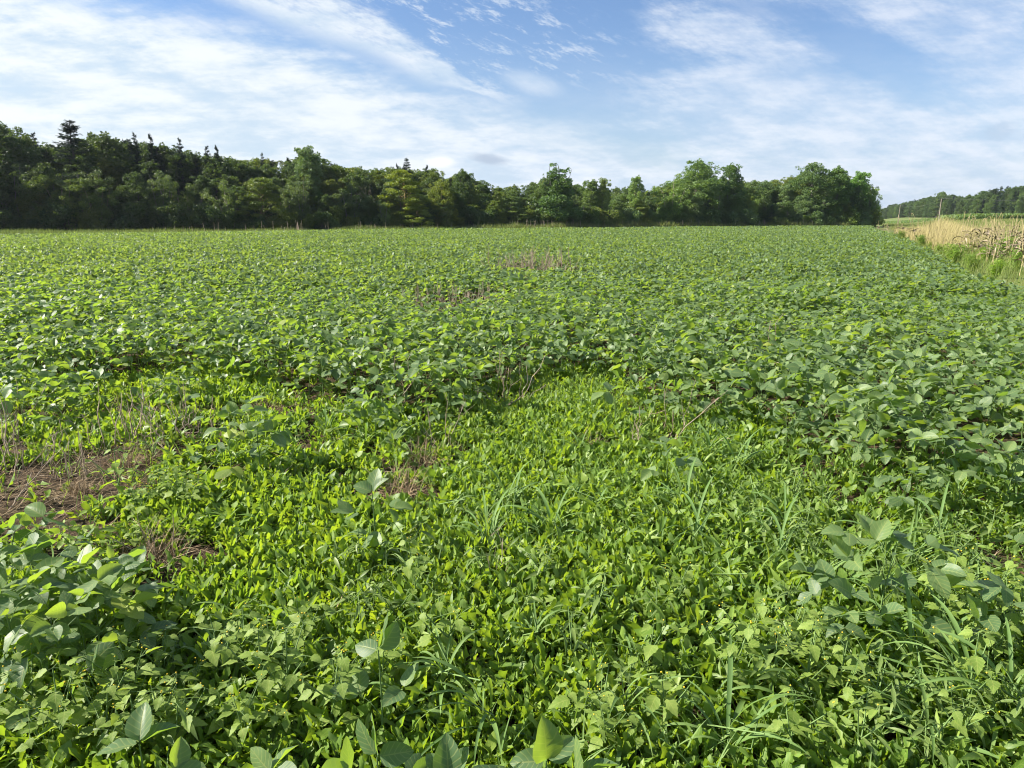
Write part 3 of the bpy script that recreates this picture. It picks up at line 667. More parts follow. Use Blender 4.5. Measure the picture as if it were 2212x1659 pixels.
# ------------------------------------------------------------------ dry stalks
def dry_clump(seed, n, H, spread, branchy=True, fallen=.3):
    r = RS(seed); g = Geo(); b = Geo()
    a = r.uniform(0,6.28,n); ln = np.where(r.rand(n)<fallen, r.uniform(.9,1.4,n), np.abs(r.normal(0,.35,n)))
    L = H*r.uniform(.5,1.1,n); base = np.stack([r.normal(0,spread,n),r.normal(0,spread,n),np.full(n,-.02)],axis=1)
    t = np.linspace(0,1,6); d = np.stack([np.cos(a)*np.sin(ln),np.sin(a)*np.sin(ln),np.cos(ln)],axis=1)
    P = base[:,None,:]+d[:,None,:]*(L[:,None]*t[None])[...,None]; P[:,1:,:] += r.normal(0,.010,(n,5,3)); P[:,:,2]=np.maximum(P[:,:,2],.0-.02)
    tubes(g, P, np.linspace(.0036,.0018,6)[None]*r.uniform(.7,1.4,n)[:,None], 4, r.uniform(0,1,n))
    if branchy:
        for i in range(n):
            for q in range(r.randint(1,4)):
                k = r.randint(2,5); dd = norm(d[i]+r.normal(0,.45,3)); l2 = L[i]*r.uniform(.2,.4)
                Q = P[i,k][None]+dd[None]*np.linspace(0,l2,3)[:,None]+r.normal(0,.005,(3,3)); Q[0]=P[i,k]
                tubes(b, Q[None], np.array([[.0015,.0012,.0008]]), 3, r.rand())
    return g, b
DK=[]
for i in range(5):
    g,b = dry_clump(120+i,[20,9,14,75,6][i],[.42,.36,.5,.36,.45][i],[.06,.04,.07,.19,.04][i])
    DK.append(Kind('dry_weed',[('stalks',mesh_from('dry_stalks',*g.arr(),[M_DRY])),('twigs',mesh_from('dry_twigs',*b.arr(),[M_DRY]))]))
dl = [(275,975,0,1.1,'sheaf of dry grey stalks beside the bare soil'),(140,1040,1,1.05,'forked dead weed stalk on the bare soil'),(190,1045,1,.9,'smaller forked dead stalk with pale twigs'),(385,965,2,1.0,'thin dry stalks in front of the soybeans'),
 (430,960,1,.9,'pale bare twigs before the soybean edge'),(60,1020,2,1.0,'dry stalks leaning over bare soil at the left edge'),(330,990,4,.9,'two or three stiff dead stalks left of the bean island'),(30,960,4,1.0,'sparse dead stalks at the left edge by the soybeans'),
 (965,705,3,1.75,'brown clump of dead stalks sunk in the soybean canopy'),(1045,695,3,1.5,'brown dead clump just right of the larger one in the canopy'),(920,695,2,1.1,'pale dead stalks at the left of the brown clump'),(1130,616,3,2.4,'distant brown patch of dead weeds in mid field, left half'),(1175,614,3,2.4,'distant brown patch of dead weeds in mid field, right half'),
 (850,895,4,1.2,'dead weed poking through soybeans left of centre'),(960,985,4,.9,'two pale dead stalks leaning by the bean island'),(1090,890,2,1.1,'dry bent stalks in the soybeans at centre'),(1370,985,1,.9,'dead weed in the bright weed gap'),(1450,960,4,1.0,'thin dead stalks under soybeans right of centre'),
 (1610,640,3,1.2,'small brown dead patch in the right middle field'),(1640,800,4,1.4,'dead forked stalks above the canopy at right'),(640,610,3,1.4,'dull brown patch in the left middle field'),(1080,1290,4,.5,'single upright dead stub in the weeds'),(1030,1200,4,.45,'short dark stub beside the arching grass'),
 (350,1240,4,.7,'fallen dry stems over the straw patch'),(845,640,3,.8,'faint dead clump behind the soybeans left of centre'),(20,1110,4,.8,'pale broken stalk at the left edge'),(440,1100,4,.45,'slanting broken stick in the toothed weeds'),(590,1060,4,.35,'thin broken stick near the lone soybean'),(1930,880,4,1.0,'dead stalk tips in the right canopy')]
for px,py,k,s_,lab in dl:
    x,y = gp(px,py); DK[k].place(x,y,float(zt(x,y)),r.uniform(0,6.28),s_,lab,'dead weed','dead weed stalks')
# dead grass tussocks
def tussock(seed):
    r = RS(seed); g = Geo(); n=160
    az = r.uniform(0,6.28,n); base = np.stack([r.normal(0,.05,n),r.normal(0,.04,n),np.zeros(n)],axis=1)
    blades(g, base, az, r.uniform(.08,.22,n), r.uniform(.0015,.003,n), r.uniform(.2,1.3,n), r.uniform(.3,1.6,n), 5, None, 0, r); return g
TK = [Kind('dead_grass_tussock',[('blades',mesh_from('tussock_blades',*tussock(150+i).arr(),[M_STRAW]))]) for i in range(3)]
for px,py,s_,lab in [(265,1025,1.1,'brown dead grass tussock on the bare soil under the dry stalks'),(300,1010,1.0,'lighter dead grass tussock right of the brown one'),(170,1080,1.0,'flat dead grass tussock in the middle of the bare soil'),
   (920,1010,1.2,'dark dead grass tussock at the foot of the bean island'),(870,1080,1.2,'straw-coloured tussock left of the arching grass'),(340,1225,1.2,'matted straw tussock above the lower left soybeans'),(1280,985,1.0,'small dead tussock in the bright weed gap'),(560,905,1.0,'dead grass on the bare strip behind the bean island')]:
    x,y = gp(px,py); TK[r.randint(3)].place(x,y,float(zt(x,y)),r.uniform(0,6.28),s_,lab,'dead grass','dead grass tussocks')

# ------------------------------------------------------------------ right-hand verge
def strip_pts(r, K, y0, y1, off0, off1, power=1.0):
    y = y0+(y1-y0)*r.rand(K)**power; x = edge_x(y)+off0+(off1-off0)*r.rand(K)
    return x, y
g = Geo(); r = RS(51)
K=64000; x,y = strip_pts(r,K,8,70,.1,22,1.5); hgt = .25+.5*vnoise(x,y,2.5,30)+.35*ss(.5,3,x-edge_x(y))
blades(g, np.stack([x,y,zt(x,y)],axis=1), r.uniform(0,6.28,K), hgt*r.uniform(.5,1.2,K), r.uniform(.006,.012,K)*np.clip(y/18,1,3), r.uniform(.05,.7,K), r.uniform(.1,1.3,K), 4, np.clip(r.uniform(0,.8,K)+.5*(vnoise(x,y,1.6,31)-.4),0,1), 0, r)
o = g.build('verge_weeds',[M_WEEDY]); tag(o,'mixed green and reddish weeds covering the verge right of the soybeans','weeds',kind='stuff')
# tall pale grass and the straw-coloured meadow behind
g = Geo(); K=19000
px = r.uniform(1905,2130,K)+r.normal(0,30,K); d0 = r.uniform(30,80,K); s_,_ = ratio(px, 500); x = s_*d0; y = d0
m = (x > edge_x(y)+.8) & ((vnoise(x,y,5,33) > .38)|(np.abs(x/y-.585)<.04)); x,y=x[m],y[m]; K=len(x)
hh = .85+.35*vnoise(x,y,6,34)+.95*np.exp(-((x/y-.585)/.04)**2)*np.exp(-((y-40)/13)**2)
blades(g, np.stack([x,y,zt(x,y)],axis=1), r.normal(.1,.9,K), hh*r.uniform(.6,1.05,K), r.uniform(.008,.016,K)*y/30, r.uniform(0,.22,K), r.uniform(.2,1.0,K), 5, np.clip(r.normal(.62,.25,K),0,1), 0, r)
o = g.build('tall_dry_grass',[M_GOLD]); tag(o,'tall straw-coloured grass bending over behind the dead corn stalks','grass',kind='stuff')
g = Geo(); K=60000
y = 60*(230/60.)**r.rand(K); s_ = r.uniform(.44,.80,K); x = s_*y; m = (x > edge_x(y)+3); x,y=x[m],y[m]; K=len(x)
blades(g, np.stack([x,y,zt(x,y)],axis=1), r.uniform(0,6.28,K), r.uniform(.35,.8,K), .02*y/60*r.uniform(.7,1.4,K), r.uniform(0,.5,K), r.uniform(.2,1.1,K), 3, np.clip(r.normal(.42,.25,K)+.40*ss(60,85,y)*ss(170,110,y),0,1), 0, r)
o = g.build('meadow_grass',[M_MEAD]); tag(o,'pale yellow-green meadow grass between the verge and the distant corn','grass',kind='stuff')
# distant standing corn
g = Geo(); K=30000
y = r.uniform(212,262,K); x = y*r.uniform(.585,.86,K); h = r.uniform(.2,1,K)
front = r.rand(K)<.4; y = np.where(front, r.uniform(212,216,K), y)
blades(g, np.stack([x,y,zt(x,y)+h*1.45],axis=1), r.uniform(0,6.28,K), r.uniform(.6,.9,K), r.uniform(.16,.28,K), r.uniform(.1,.7,K), r.uniform(.8,2.0,K), 4, r.uniform(0,1,K), 0, r)
x2 = r.uniform(.5,.60,6000); y2 = r.uniform(262,300,6000); x2=x2*y2
blades(g, np.stack([x2,y2,zt(x2,y2)+.2],axis=1), r.uniform(0,6.28,6000), r.uniform(.5,.9,6000), r.uniform(.16,.28,6000), r.uniform(.1,.7,6000), r.uniform(.8,2.0,6000), 4, r.uniform(0,1,6000), 0, r)
o = g.build('corn_field',[M_SOYF]); tag(o,'strip of standing green corn in front of the far right wood','crop',kind='stuff')

# dead corn stalks
def corn_stalk(seed):
    r = RS(seed); st = Geo(); hu = Geo(); H = r.uniform(1.15,1.6); lean = r.normal(0,.07,2)
    if seed%5==4: lean = r.normal(0,.25,2)
    z = np.linspace(0,H,9); P = np.stack([lean[0]*z+r.normal(0,.006,9),lean[1]*z+r.normal(0,.006,9),z],axis=1); P[0,2]=-.05
    tubes(st, P[None], (np.linspace(.013,.007,9)*np.tile([1.12,.9],5)[:9])[None], 5, .5)
    if seed%3==0:  # snapped top
        a=r.uniform(0,6.28); Q=np.array([P[-1],P[-1]+np.array([math.cos(a)*.12,math.sin(a)*.12,-.05]),P[-1]+np.array([math.cos(a)*.25,math.sin(a)*.25,-.22])]); tubes(st,Q[None],np.array([[.007,.006,.004]]),5,.5)
    n = r.randint(7,13); h0 = r.uniform(.35,.75)*r.choice([.7,1.0,1.3])
    hz = np.clip(r.normal(h0,.13,n),.12,H*.85)
    base = np.stack([np.interp(hz,z,P[:,0]),np.interp(hz,z,P[:,1]),hz],axis=1)
    blades(hu, base, r.uniform(0,6.28,n), r.uniform(.22,.48,n), r.uniform(.035,.07,n), r.uniform(.6,1.5,n), r.uniform(1.2,2.2,n), 8, r.uniform(0,1,n), 0, r)
    return st, hu
CK=[]
for i in range(8):
    st,hu = corn_stalk(200+i); CK.append(Kind('corn_stalk',[('stalk',mesh_from('corn_stalk',*st.arr(),[M_CORN])),('withered_leaves',mesh_from('corn_leaves',*hu.arr(),[M_HUSK]))]))
cl=[]
def crow(y0,y1,off,step,jit=.12,p=.9):
    y=y0
    while y<y1:
        if r.rand()<p: cl.append((float(edge_x(y))+off+r.normal(0,jit),y+r.normal(0,jit)))
        y+=step*r.uniform(.6,1.5)
crow(17,30,1.9,.45,p=.7); crow(20,38,2.8,.45,p=.8); crow(22,42,3.8,.5,p=.8); crow(24,44,4.9,.6,p=.75); crow(28,46,6.1,.8,p=.7); crow(32,48,7.5,1.0,p=.6); crow(27,62,1.3,1.0,.35,.6); crow(62,110,1.0,2.0,.4,.7)
cl = [(x,y) for x,y in cl if x/y < .78]
vis = sorted(range(len(cl)), key=lambda i: cl[i][1])
for rank,i in enumerate(vis):
    x,y = cl[i]; off = x-float(edge_x(y))
    band = 'in the row nearest the soybeans' if off<2.3 else 'in the second row from the soybeans' if off<3.5 else 'in the middle of the dead corn' if off<5.8 else 'at the far side of the dead corn'
    dist = 'in front' if y<17 else 'halfway along' if y<24 else 'towards the back' if y<40 else 'far along'
    CK[r.randint(8)].place(x,y,float(zt(x,y)),r.uniform(0,6.28),r.uniform(.85,1.25),f'withered tan corn stalk {band}, {dist}','corn stalk','dead corn stalks on the right verge')
# feathery green bushes on the verge
def bushy(seed, R=.5, H=.8, n=1800, mat=None, ls=.09, tp=NARR):
    r = RS(seed); g = Geo(); s = Geo(); k=14
    a = r.uniform(0,6.28,k); ln = r.uniform(0,.6,k); tip = np.stack([np.cos(a)*ln*R*1.2,np.sin(a)*ln*R*1.2,H*r.uniform(.6,1,k)],axis=1)
    t = np.linspace(0,1,4)[None,:,None]; tubes(s, np.zeros((k,1,3))+tip[:,None,:]*t, np.linspace(.006,.002,4)[None]*np.ones((k,1)), 4, .5)
    w = r.randint(0,k,n); f = r.uniform(.25,1,n); pos = tip[w]*f[:,None]+r.normal(0,.07,(n,3))*np.array([1,1,.6]); pos[:,2]=np.maximum(pos[:,2],.02)
    az = r.uniform(0,6.28,n); pt = r.uniform(-.2,1.1,n); d = np.stack([np.cos(az)*np.cos(pt),np.sin(az)*np.cos(pt),np.sin(pt)],axis=1)
    s_ = ls*r.uniform(.6,1.2,n)
    g.emit(tp[0], frames(d, norm(np.array([0,0,1.])+r.normal(0,.4,(n,3))), s_), pos, r.uniform(0,1,n)); return g,s
M_BUSH = leaf_mat('verge_bush_leaf', [(0,(.13,.22,.03)),(.5,(.19,.30,.045)),(1,(.26,.37,.06))], (.34,.50,.04), .34, .5, .25, under=(.15,.24,.07), objcol=True)
VB=[]
for i in range(3):
    g,s = bushy(230+i); VB.append(Kind('leafy_bush',[('foliage',mesh_from('bush_foliage',*g.arr(),[M_BUSH])),('stems',mesh_from('bush_stems',*s.arr(),[M_STEM]))]))
for px,py,s_,c,lab in [(2060,575,1.2,(1,1,1),'bright green feathery bush in the gap between dead corn rows'),(2125,570,1.1,(1.1,1.05,1),'yellowish green bush at the foot of the dead corn, right edge'),(2090,590,.9,(.9,.9,.9),'low bright bush just in front of the two larger ones'),
   (1975,535,1.1,(.8,.85,.9),'dull green bush beside the soybean edge'),(2000,555,.9,(1,.95,.9),'small yellow-green bush near the soybean edge'),(2035,545,1.0,(.85,.9,1),'mid green bush behind the front bushes'),(2170,560,1.2,(.95,1,.9),'green bush among corn stalks at the right edge'),
   (2150,600,.8,(1.1,1.1,.8),'small yellowish bush low in front of the corn'),(1940,520,1.2,(.8,.8,.8),'dark green bush under the tall pale grass'),(2200,590,1.0,(.9,.95,.9),'bush half out of the photo at the right'),(1955,545,.8,(.9,.8,.7),'brownish green bush at the crop corner')]:
    x,y = gp(px,py); x = max(x, float(edge_x(y))+.7); VB[r.randint(3)].place(x,y,float(zt(x,y)),r.uniform(0,6.28),s_*.9,lab,'bush','leafy bushes on the right verge',c)

# weeds and pale grass along the foot of the wood
g = Geo(); r = RS(61); K=52000
s_ = r.uniform(-.95,.50,K); yf = soy_far(s_); dep = r.rand(K)**1.5*13; y = yf+.3+dep; x = s_*y
hh = (.6+.7*vnoise(x,y,4,41))*np.where(s_<-.25,.8,1)*np.where(s_>.0,1.3,1)
tn = np.clip(r.normal(.22,.18,K)+.55*ss(-.2,.3,s_)*r.rand(K)+.15*vnoise(x,y,8,42),0,1)
blades(g, np.stack([x,y,zt(x,y)],axis=1), r.uniform(0,6.28,K), hh*r.uniform(.6,1.3,K), r.uniform(.03,.06,K)*y/100, r.uniform(0,.5,K), r.uniform(.1,1.2,K), 3, tn, 0, r)
o = g.build('field_margin_grass',[M_MEAD]); tag(o,'rough grass and pale weeds between the soybeans and the foot of the wood','grass',kind='stuff')
# a few upright dead stems in the margin, seen against the dark wood
g = Geo(); K=340; s_ = np.concatenate([r.uniform(.0,.48,280), r.uniform(-.5,0,60)]); y = soy_far(s_)+r.uniform(.5,4,K); x=s_*y; L=r.uniform(.9,1.9,K)
P = np.stack([x,y,zt(x,y)],axis=1)[:,None,:]+np.stack([r.normal(0,.08,K),r.normal(0,.08,K),np.ones(K)],axis=1)[:,None,:]*(L[:,None]*np.linspace(0,1,3)[None])[...,None]
tubes(g, P, np.array([[.03,.025,.015]])*np.ones((K,1)), 3, r.uniform(0,1,K))
o = g.build('margin_stems',[M_DRY]); tag(o,'thin upright dead stems along the far field margin against the dark wood','weeds',kind='stuff')

# ------------------------------------------------------------------ trees
TL = leaf_tpl([0,.5,1],[.35,.8,.3],2,0,.25)
def limb(g, a, b, r0, r1, r, n=5, wob=.04):
    t = np.linspace(0,1,n)[:,None]; P = a+(b-a)*t; L = np.linalg.norm(b-a); P[1:-1] += r.normal(0,wob*L,(n-2,3)); tubes(g, P[None], np.linspace(r0,r1,n)[None], 6, .5); return P
def leaves(g, cen, rad, n, size, r, flat=.75, dens_in=.45, up=.3):
    """n leaves round clump centres cen (K,3) with radii rad"""
    k = r.choice(len(cen), n, p=rad**2/np.sum(rad**2)); v = rdir(r,n); q = (dens_in+(1-dens_in)*r.rand(n))**.6
    lump = .72+.5*vnoise(v[:,0]*3+k*7, v[:,1]*3+v[:,2]*2.3, .8, 50)
    off = v*(rad[k]*q*lump)[:,None]; off[:,2]*=flat
    pos = cen[k]+off
    d = norm(v*.7+r.normal(0,.55,(n,3))+np.array([0,0,up])); upv = norm(v+r.normal(0,.6,(n,3)))
    s_ = size*r.uniform(.6,1.35,n)
    tn = np.clip((r.rand(len(cen))[k]-.5)*.5+.5+r.normal(0,.17,n),0,1)
    pos[:,2] = np.maximum(pos[:,2], .15)
    g.emit(TL, frames(d,upv,s_,s_*r.uniform(.7,1.1,n)), pos, tn)
def broadleaf(seed, H=12., R=3.2, low=.12, nb=46, nl=24000, ls=.18, shape='round', cr=.92):
    r = RS(seed); tg = Geo(); cg = Geo()
    top = np.array([r.normal(0,.3),r.normal(0,.3),H*.93]); limb(tg, np.array([0,0,-.3]), top, .19, .04, r, 7, .012)
    cen=[]; rad=[]
    for k in range(nb):
        f = low+(1-low)*((k+r.rand())/nb)
        if shape=='round': prof = math.sin(min(1,(f+.10)/1.08)*PI)**.55 if f<1 else 0
        elif shape=='cone': prof = (1-f)**.6*1.1
        else: prof = (1.0-.45*f)*(1 if f<.85 else (1-f)/.15*.6+.4)
        a = k*2.4+r.uniform(-.6,.6); rr = R*max(prof,.12)*(r.uniform(.25,1)**.6)
        c = np.array([math.cos(a)*rr, math.sin(a)*rr, f*H*.95-.2]); 
        cen.append(c); rad.append(cr*r.uniform(.55,1.15)*(1 if f<.85 else .75))
        z0 = max(.3,c[2]-rr*r.uniform(.5,.9)-.4); z0=min(z0,H*.88)
        b0 = np.array([top[0]*z0/H,top[1]*z0/H,z0])
        if k%2==0 or shape=='spire': limb(tg, b0, c, .06*(1.1-f), .012, r, 4, .05)
    # thin leader shoots above the crown
    for k in range(22):
        a=r.uniform(0,6.28); rr=R*r.uniform(0,.75); zz=H*(1.0-.16*(rr/R)**2)*r.uniform(.88,.99); cen.append(np.array([math.cos(a)*rr,math.sin(a)*rr,zz])); rad.append(r.uniform(.16,.42))
    leaves(cg, np.array(cen), np.array(rad), nl, ls, r)
    return tg, cg
def spire(seed, H=12., R=2.4):
    r = RS(seed); tg=Geo(); cg=Geo(); cen=[]; rad=[]
    limb(tg, np.array([0,0,-.3]), np.array([0,0,H*.9]), .2,.04,r,6,.01)
    for k in range(13):
        a=k*2.4; rr=R*r.uniform(.15,.8); h=H*r.uniform(.7,1.0)*(1-.18*rr/R); b=np.array([math.cos(a)*rr,math.sin(a)*rr,h]); z0=H*r.uniform(.05,.3)
        P=limb(tg,np.array([0,0,z0]),b,.07,.015,r,5,.02)
        for f in np.linspace(.15,1,9):
            c=np.array([math.cos(a)*rr*(f**.5),math.sin(a)*rr*(f**.5),z0+(h-z0)*f])+r.normal(0,.18,3); cen.append(c); rad.append(r.uniform(.35,.95)*(1.15-.75*f))
    for k in range(20): a=r.uniform(0,6.28); cen.append(np.array([math.cos(a)*R*.8,math.sin(a)*R*.8,H*r.uniform(.05,.4)])); rad.append(r.uniform(.6,1.0))
    leaves(cg,np.array(cen),np.array(rad),20000,.19,r,1.1,.4,.6); return tg,cg
def conifer(seed, H=13., R=2.5, nl=16000):
    r = RS(seed); tg=Geo(); cg=Geo(); limb(tg,np.array([0,0,-.3]),np.array([0,0,H*.99]),.2,.015,r,7,.003)
    nbr=170; f=np.sort(r.uniform(0,1,nbr)**.75*.93+.055); a=r.uniform(0,6.28,nbr); L=R*(1-f)**.85*r.uniform(.55,1.15,nbr)+.10
    d=np.stack([np.cos(a),np.sin(a),np.full(nbr,.05)+.5*f],axis=1); base=np.stack([0*f,0*f,f*H],axis=1)
    t=np.linspace(0,1,4)[None,:,None]; P=base[:,None,:]+d[:,None,:]*L[:,None,None]*t; P[:,:,2]-=(L[:,None]*.28*np.linspace(0,1,4)[None]**2*(1-.7*f[:,None]))
    tubes(tg,P,np.linspace(.03,.006,4)[None]*np.ones((nbr,1)),4,.5)
    w=r.choice(nbr,nl,p=(L+.1)/np.sum(L+.1)); q=r.uniform(.05,1.03,nl); pos=base[w]+d[w]*(L[w]*q)[:,None]; pos[:,2]-=L[w]*.28*q**2*(1-.7*f[w])
    side=np.stack([-np.sin(a[w]),np.cos(a[w]),0*q],axis=1)*(r.normal(0,1,nl)*.17*L[w]*(1.1-q*.6))[:,None]; pos=pos+side; pos[:,2]+=r.normal(0,.05,nl)-.02
    dd=norm(d[w]*.8+side*1.5+r.normal(0,.35,(nl,3))+np.array([0,0,-.15])); s_=.21*r.uniform(.6,1.3,nl)
    cg.emit(TL,frames(dd,norm(np.array([0,0,1.])+r.normal(0,.35,(nl,3))),s_,s_*.42),pos,np.clip(r.normal(.5,.2,nl),0,1)); return tg,cg
def birch(seed, H=10.):
    r = RS(seed); tg=Geo(); cg=Geo(); cen=[]; rad=[]
    for k in range(5):
        a=k*1.26+r.uniform(-.4,.4); sp_=r.uniform(.8,2.6); h=H*r.uniform(.72,1); b=np.array([math.cos(a)*sp_,math.sin(a)*sp_,h])
        n=7; t=np.linspace(0,1,n)[:,None]; P=np.array([math.cos(a)*.3,math.sin(a)*.3,-.2])*(1-t)+b*t; P[:,:2]*=(.5+.5*t)**.6; P[1:-1]+=r.normal(0,.07,(n-2,3))
        tubes(tg,P[None],np.linspace(.085,.02,n)[None],6,.9)
        for f in np.linspace(.34,1,11):
            p=np.array([np.interp(f,t[:,0],P[:,i]) for i in range(3)]); c=p+r.normal(0,.65,3)*np.array([1,1,.5]); cen.append(c); rad.append(r.uniform(.4,.85)*(1.15-.35*f))
            if r.rand()<.5: limb(tg,p,c,.02,.006,r,3,.03)
    leaves(cg,np.array(cen),np.array(rad),11000,.15,r,.85,.3,.1); return tg,cg
def layered(seed, H=11., R=3.6, n=34, ls=.19, nl=15000, open_=True):
    r = RS(seed); tg=Geo(); cg=Geo(); P0=limb(tg,np.array([0,0,-.3]),np.array([.3,0,H*.85]),.2,.05,r,6,.03); pos=[]; 
    cen=[];rad=[]
    for k in range(n):
        f=.12+.86*k/(n-1); a=k*2.4+r.uniform(-.5,.5); rr=R*r.uniform(.45,1)*math.sin(min(1,f*.8+.22)*PI)**.5
        c=np.array([math.cos(a)*rr,math.sin(a)*rr,f*H]); limb(tg,np.array([.2,0,max(.5,f*H-1.4)]),c,.05,.015,r,4,.06); cen.append(c); rad.append(r.uniform(.8,1.4))
    leaves(cg,np.array(cen),np.array(rad),nl,ls,r,.32,.3,.0); return tg,cg
def dead_tree(seed,H=9.):
    r=RS(seed); tg=Geo(); bg=Geo(); limb(tg,np.array([0,0,-.3]),np.array([.2,.1,H*.55]),.13,.07,r,5,.02)
    def rec(p,d,L,rad,lv):
        e=p+d*L; limb(bg,p,e,rad,rad*.55,r,4,.05)
        if lv<3:
            for q in range(3): rec(e,norm(d+r.normal(0,.42,3)+np.array([0,0,.12])),L*r.uniform(.6,.85),rad*.6,lv+1)
    for q in range(4): rec(np.array([.2,.1,H*(.3+.08*q)]),norm(np.array([math.cos(q*1.7),math.sin(q*1.7),1.5])),H*.2,.05,0)
    return tg,bg
def shrub(seed,H=3.,R=1.8,nl=6000,ls=.16):
    r=RS(seed); tg=Geo(); cg=Geo(); cen=[];rad=[]
    for k in range(18):
        a=r.uniform(0,6.28); rr=R*r.uniform(0,.8); c=np.array([math.cos(a)*rr,math.sin(a)*rr,H*r.uniform(.15,.9)*(1-.35*rr/R)]); limb(tg,np.array([0,0,-.1]),c,.03,.01,r,4,.04); cen.append(c); rad.append(r.uniform(.4,.85))
    leaves(cg,np.array(cen),np.array(rad),nl,ls,r,.85,.3,.2); return tg,cg
def tk(name, pair, cm=M_TREE, cname='crown', H=12.):
    k = Kind(name,[('trunk',mesh_from(name+'_trunk',*pair[0].arr(),[M_BARK])),(cname,mesh_from(name+'_crown',*pair[1].arr(),[cm]))]); k.H=H; return k
T = {
 'broad':[tk('broadleaf_tree',broadleaf(400+i,12,[3.4,3.0,3.7,3.2][i],.05,[100,84,110,92][i])) for i in range(4)],
 'tall':[tk('broadleaf_tree',broadleaf(410+i,13,2.4,.05,95,22000,.17,'spire',.72),H=13) for i in range(2)],
 'cone':[tk('broadleaf_tree',broadleaf(415+i,12,3.2,.04,95,22000,.17,'cone',.74)) for i in range(2)],
 'spire':[tk('upright_tree',spire(420))],
 'conifer':[tk('conifer_tree',conifer(430+i,13,[2.6,2.1,3.0][i]),M_CON,H=13) for i in range(3)],
 'birch':[tk('birch_tree',birch(440+i),H=10) for i in range(3)],
 'layered':[tk('layered_tree',layered(450+i),H=11) for i in range(2)],
 'shrub':[tk('shrub',shrub(460+i),H=3) for i in range(3)],
 'dead':[tk('dead_tree',dead_tree(470),M_BARK,'branches',9)],
}
SKY = np.array([(-300,255),(-100,262),(0,272),(40,268),(90,292),(150,302),(200,288),(240,286),(300,292),(340,294),(400,308),(440,328),(480,330),(520,334),(560,338),(600,334),(640,332),(670,320),(700,330),(730,352),(760,356),(800,356),(850,354),(900,362),(940,362),(980,372),(1000,368),(1040,378),(1060,398),(1090,388),(1120,386),(1160,378),(1200,368),(1250,388),(1290,398),(1330,388),(1340,408),(1370,385),(1400,398),(1450,380),(1480,368),(1530,362),(1550,376),(1600,378),(1650,372),(1680,376),(1710,362),(1740,356),(1800,362),(1860,372),(1880,398),(1900,420)],float)
def top_z(px, y, off=0): 
    _,t = ratio(px, np.interp(px,SKY[:,0],SKY[:,1])+off); return EYE+float(t)*y
WS = np.array([-1.3,-.9,-.705,-.33,-.175,0,.14,.3,.5]); WY = np.array([78,90,99,110,122,134,145,156,169.])
def wood_y(s): return np.interp(s, WS, WY)
trees=[]   # s, y, kind, height, colour, row, word
r = RS(77)
def tree(px, y, kind, H, col, word, row=0, var=None, wx=1.0): trees.append(dict(px=px,y=y,kind=kind,H=H,col=col,word=word,row=row,var=var,wx=wx))
GREENS = {'dark green':(.80,.85,.9),'mid green':(1.05,1.05,1.0),'yellowish green':(1.5,1.35,.9),'greyish green':(1.25,1.2,1.5),'olive green':(1.45,1.2,.95)}
def pick(px):
    q = r.rand()
    if px < 520: names, ps = ['dark green','mid green','olive green','greyish green'],[.45,.3,.15,.1]
    elif px < 1150: names, ps = ['dark green','mid green','yellowish green','olive green'],[.3,.3,.25,.15]
    else: names, ps = ['mid green','olive green','greyish green','dark green','yellowish green'],[.3,.2,.28,.12,.10]
    return r.choice(names,p=ps)
PXS = lambda s: 1106+F*s*1.0*(cp+.22*sp)
def pxrange(row, depth, step):
    out=[]; px=-330+r.uniform(0,20)
    while px < 1885-row*4:
        s,_ = ratio(px,485); y0=float(wood_y(s))+depth; out.append((px, y0))
        px += step*F/y0*r.uniform(.75,1.25)
    return out
for row,(dep,step,lo,hi) in enumerate([(0,3.6,.46,.74),(4.5,3.4,.68,.88),(9.5,3.2,.90,.99),(15,3.0,.95,1.01),(21,3.4,.95,1.0)]):
    for px,y in pxrange(row,dep,step):
        H = top_z(px,y)-float(zt(px/F*y,y)); k = 'broad'
        q = r.rand(); w = pick(px)
        if row==0:
            k = r.choice(['broad','cone','layered','birch','tall'],p=[.24,.24,.14,.16,.22])
            if px<520 and q<.25: k='birch'
            if px>1250 and q<.22: k='birch'
        else:
            k = r.choice(['broad','tall','cone','conifer'],p=[.42,.28,.25,.05])
            if row>=2 and px<1150 and q<.07: k='conifer'
            if px>1700 and k=='conifer': k='broad'
        h = H*r.uniform(lo,hi)
        if px>1820: h*= .9
        if k=='birch': w='greyish green'; h=min(h,H*.72)
        tree(px+r.uniform(-6,6), y+r.uniform(-1.2,1.2), k, h, GREENS[w], w, row, None, 1.3 if row>=1 and k!='conifer' else 1.1)
# trees one can pick out on the skyline and in front
def spot(px, topy, kind, word, col, row=1, dy=6, wx=1.0, var=None):
    s,_=ratio(px,485); y=float(wood_y(s))+dy; _,t=ratio(px,topy); H=EYE+float(t)*y-float(zt(s*y,y)); tree(px,y,kind,H,col,word,row,var,wx)
spot(180,257,'conifer','lone dark pointed',(.8,.85,1.0),1,5,1.6,2)
spot(100,284,'conifer','small dark pointed',(.8,.8,1.0),3,16,.8)
spot(312,284,'conifer','thin pointed dark',(.8,.8,1.0),2,9,.8)
spot(345,288,'conifer','slender pointed',(.9,.9,1.0),2,10,.7)
spot(405,296,'conifer','paired pointed',(.8,.85,1.0),2,9,.8)
spot(462,313,'conifer','dark pointed',(.8,.8,1.0),2,9,1.0)
spot(482,312,'conifer','narrow dark pointed',(.8,.8,1.0),2,8,.8)
spot(577,328,'conifer','skinny pointed',(.9,.9,1.1),3,12,.6)
spot(882,340,'conifer','dark pointed',(.75,.8,1.0),2,8,1.25)
spot(925,356,'conifer','short dark pointed',(.8,.8,1.0),2,10,.8)
spot(862,352,'conifer','small pointed',(.8,.8,1.0),3,12,.7)
spot(672,312,'tall','tall silvery green',(1.35,1.35,1.9),1,4,1.25)
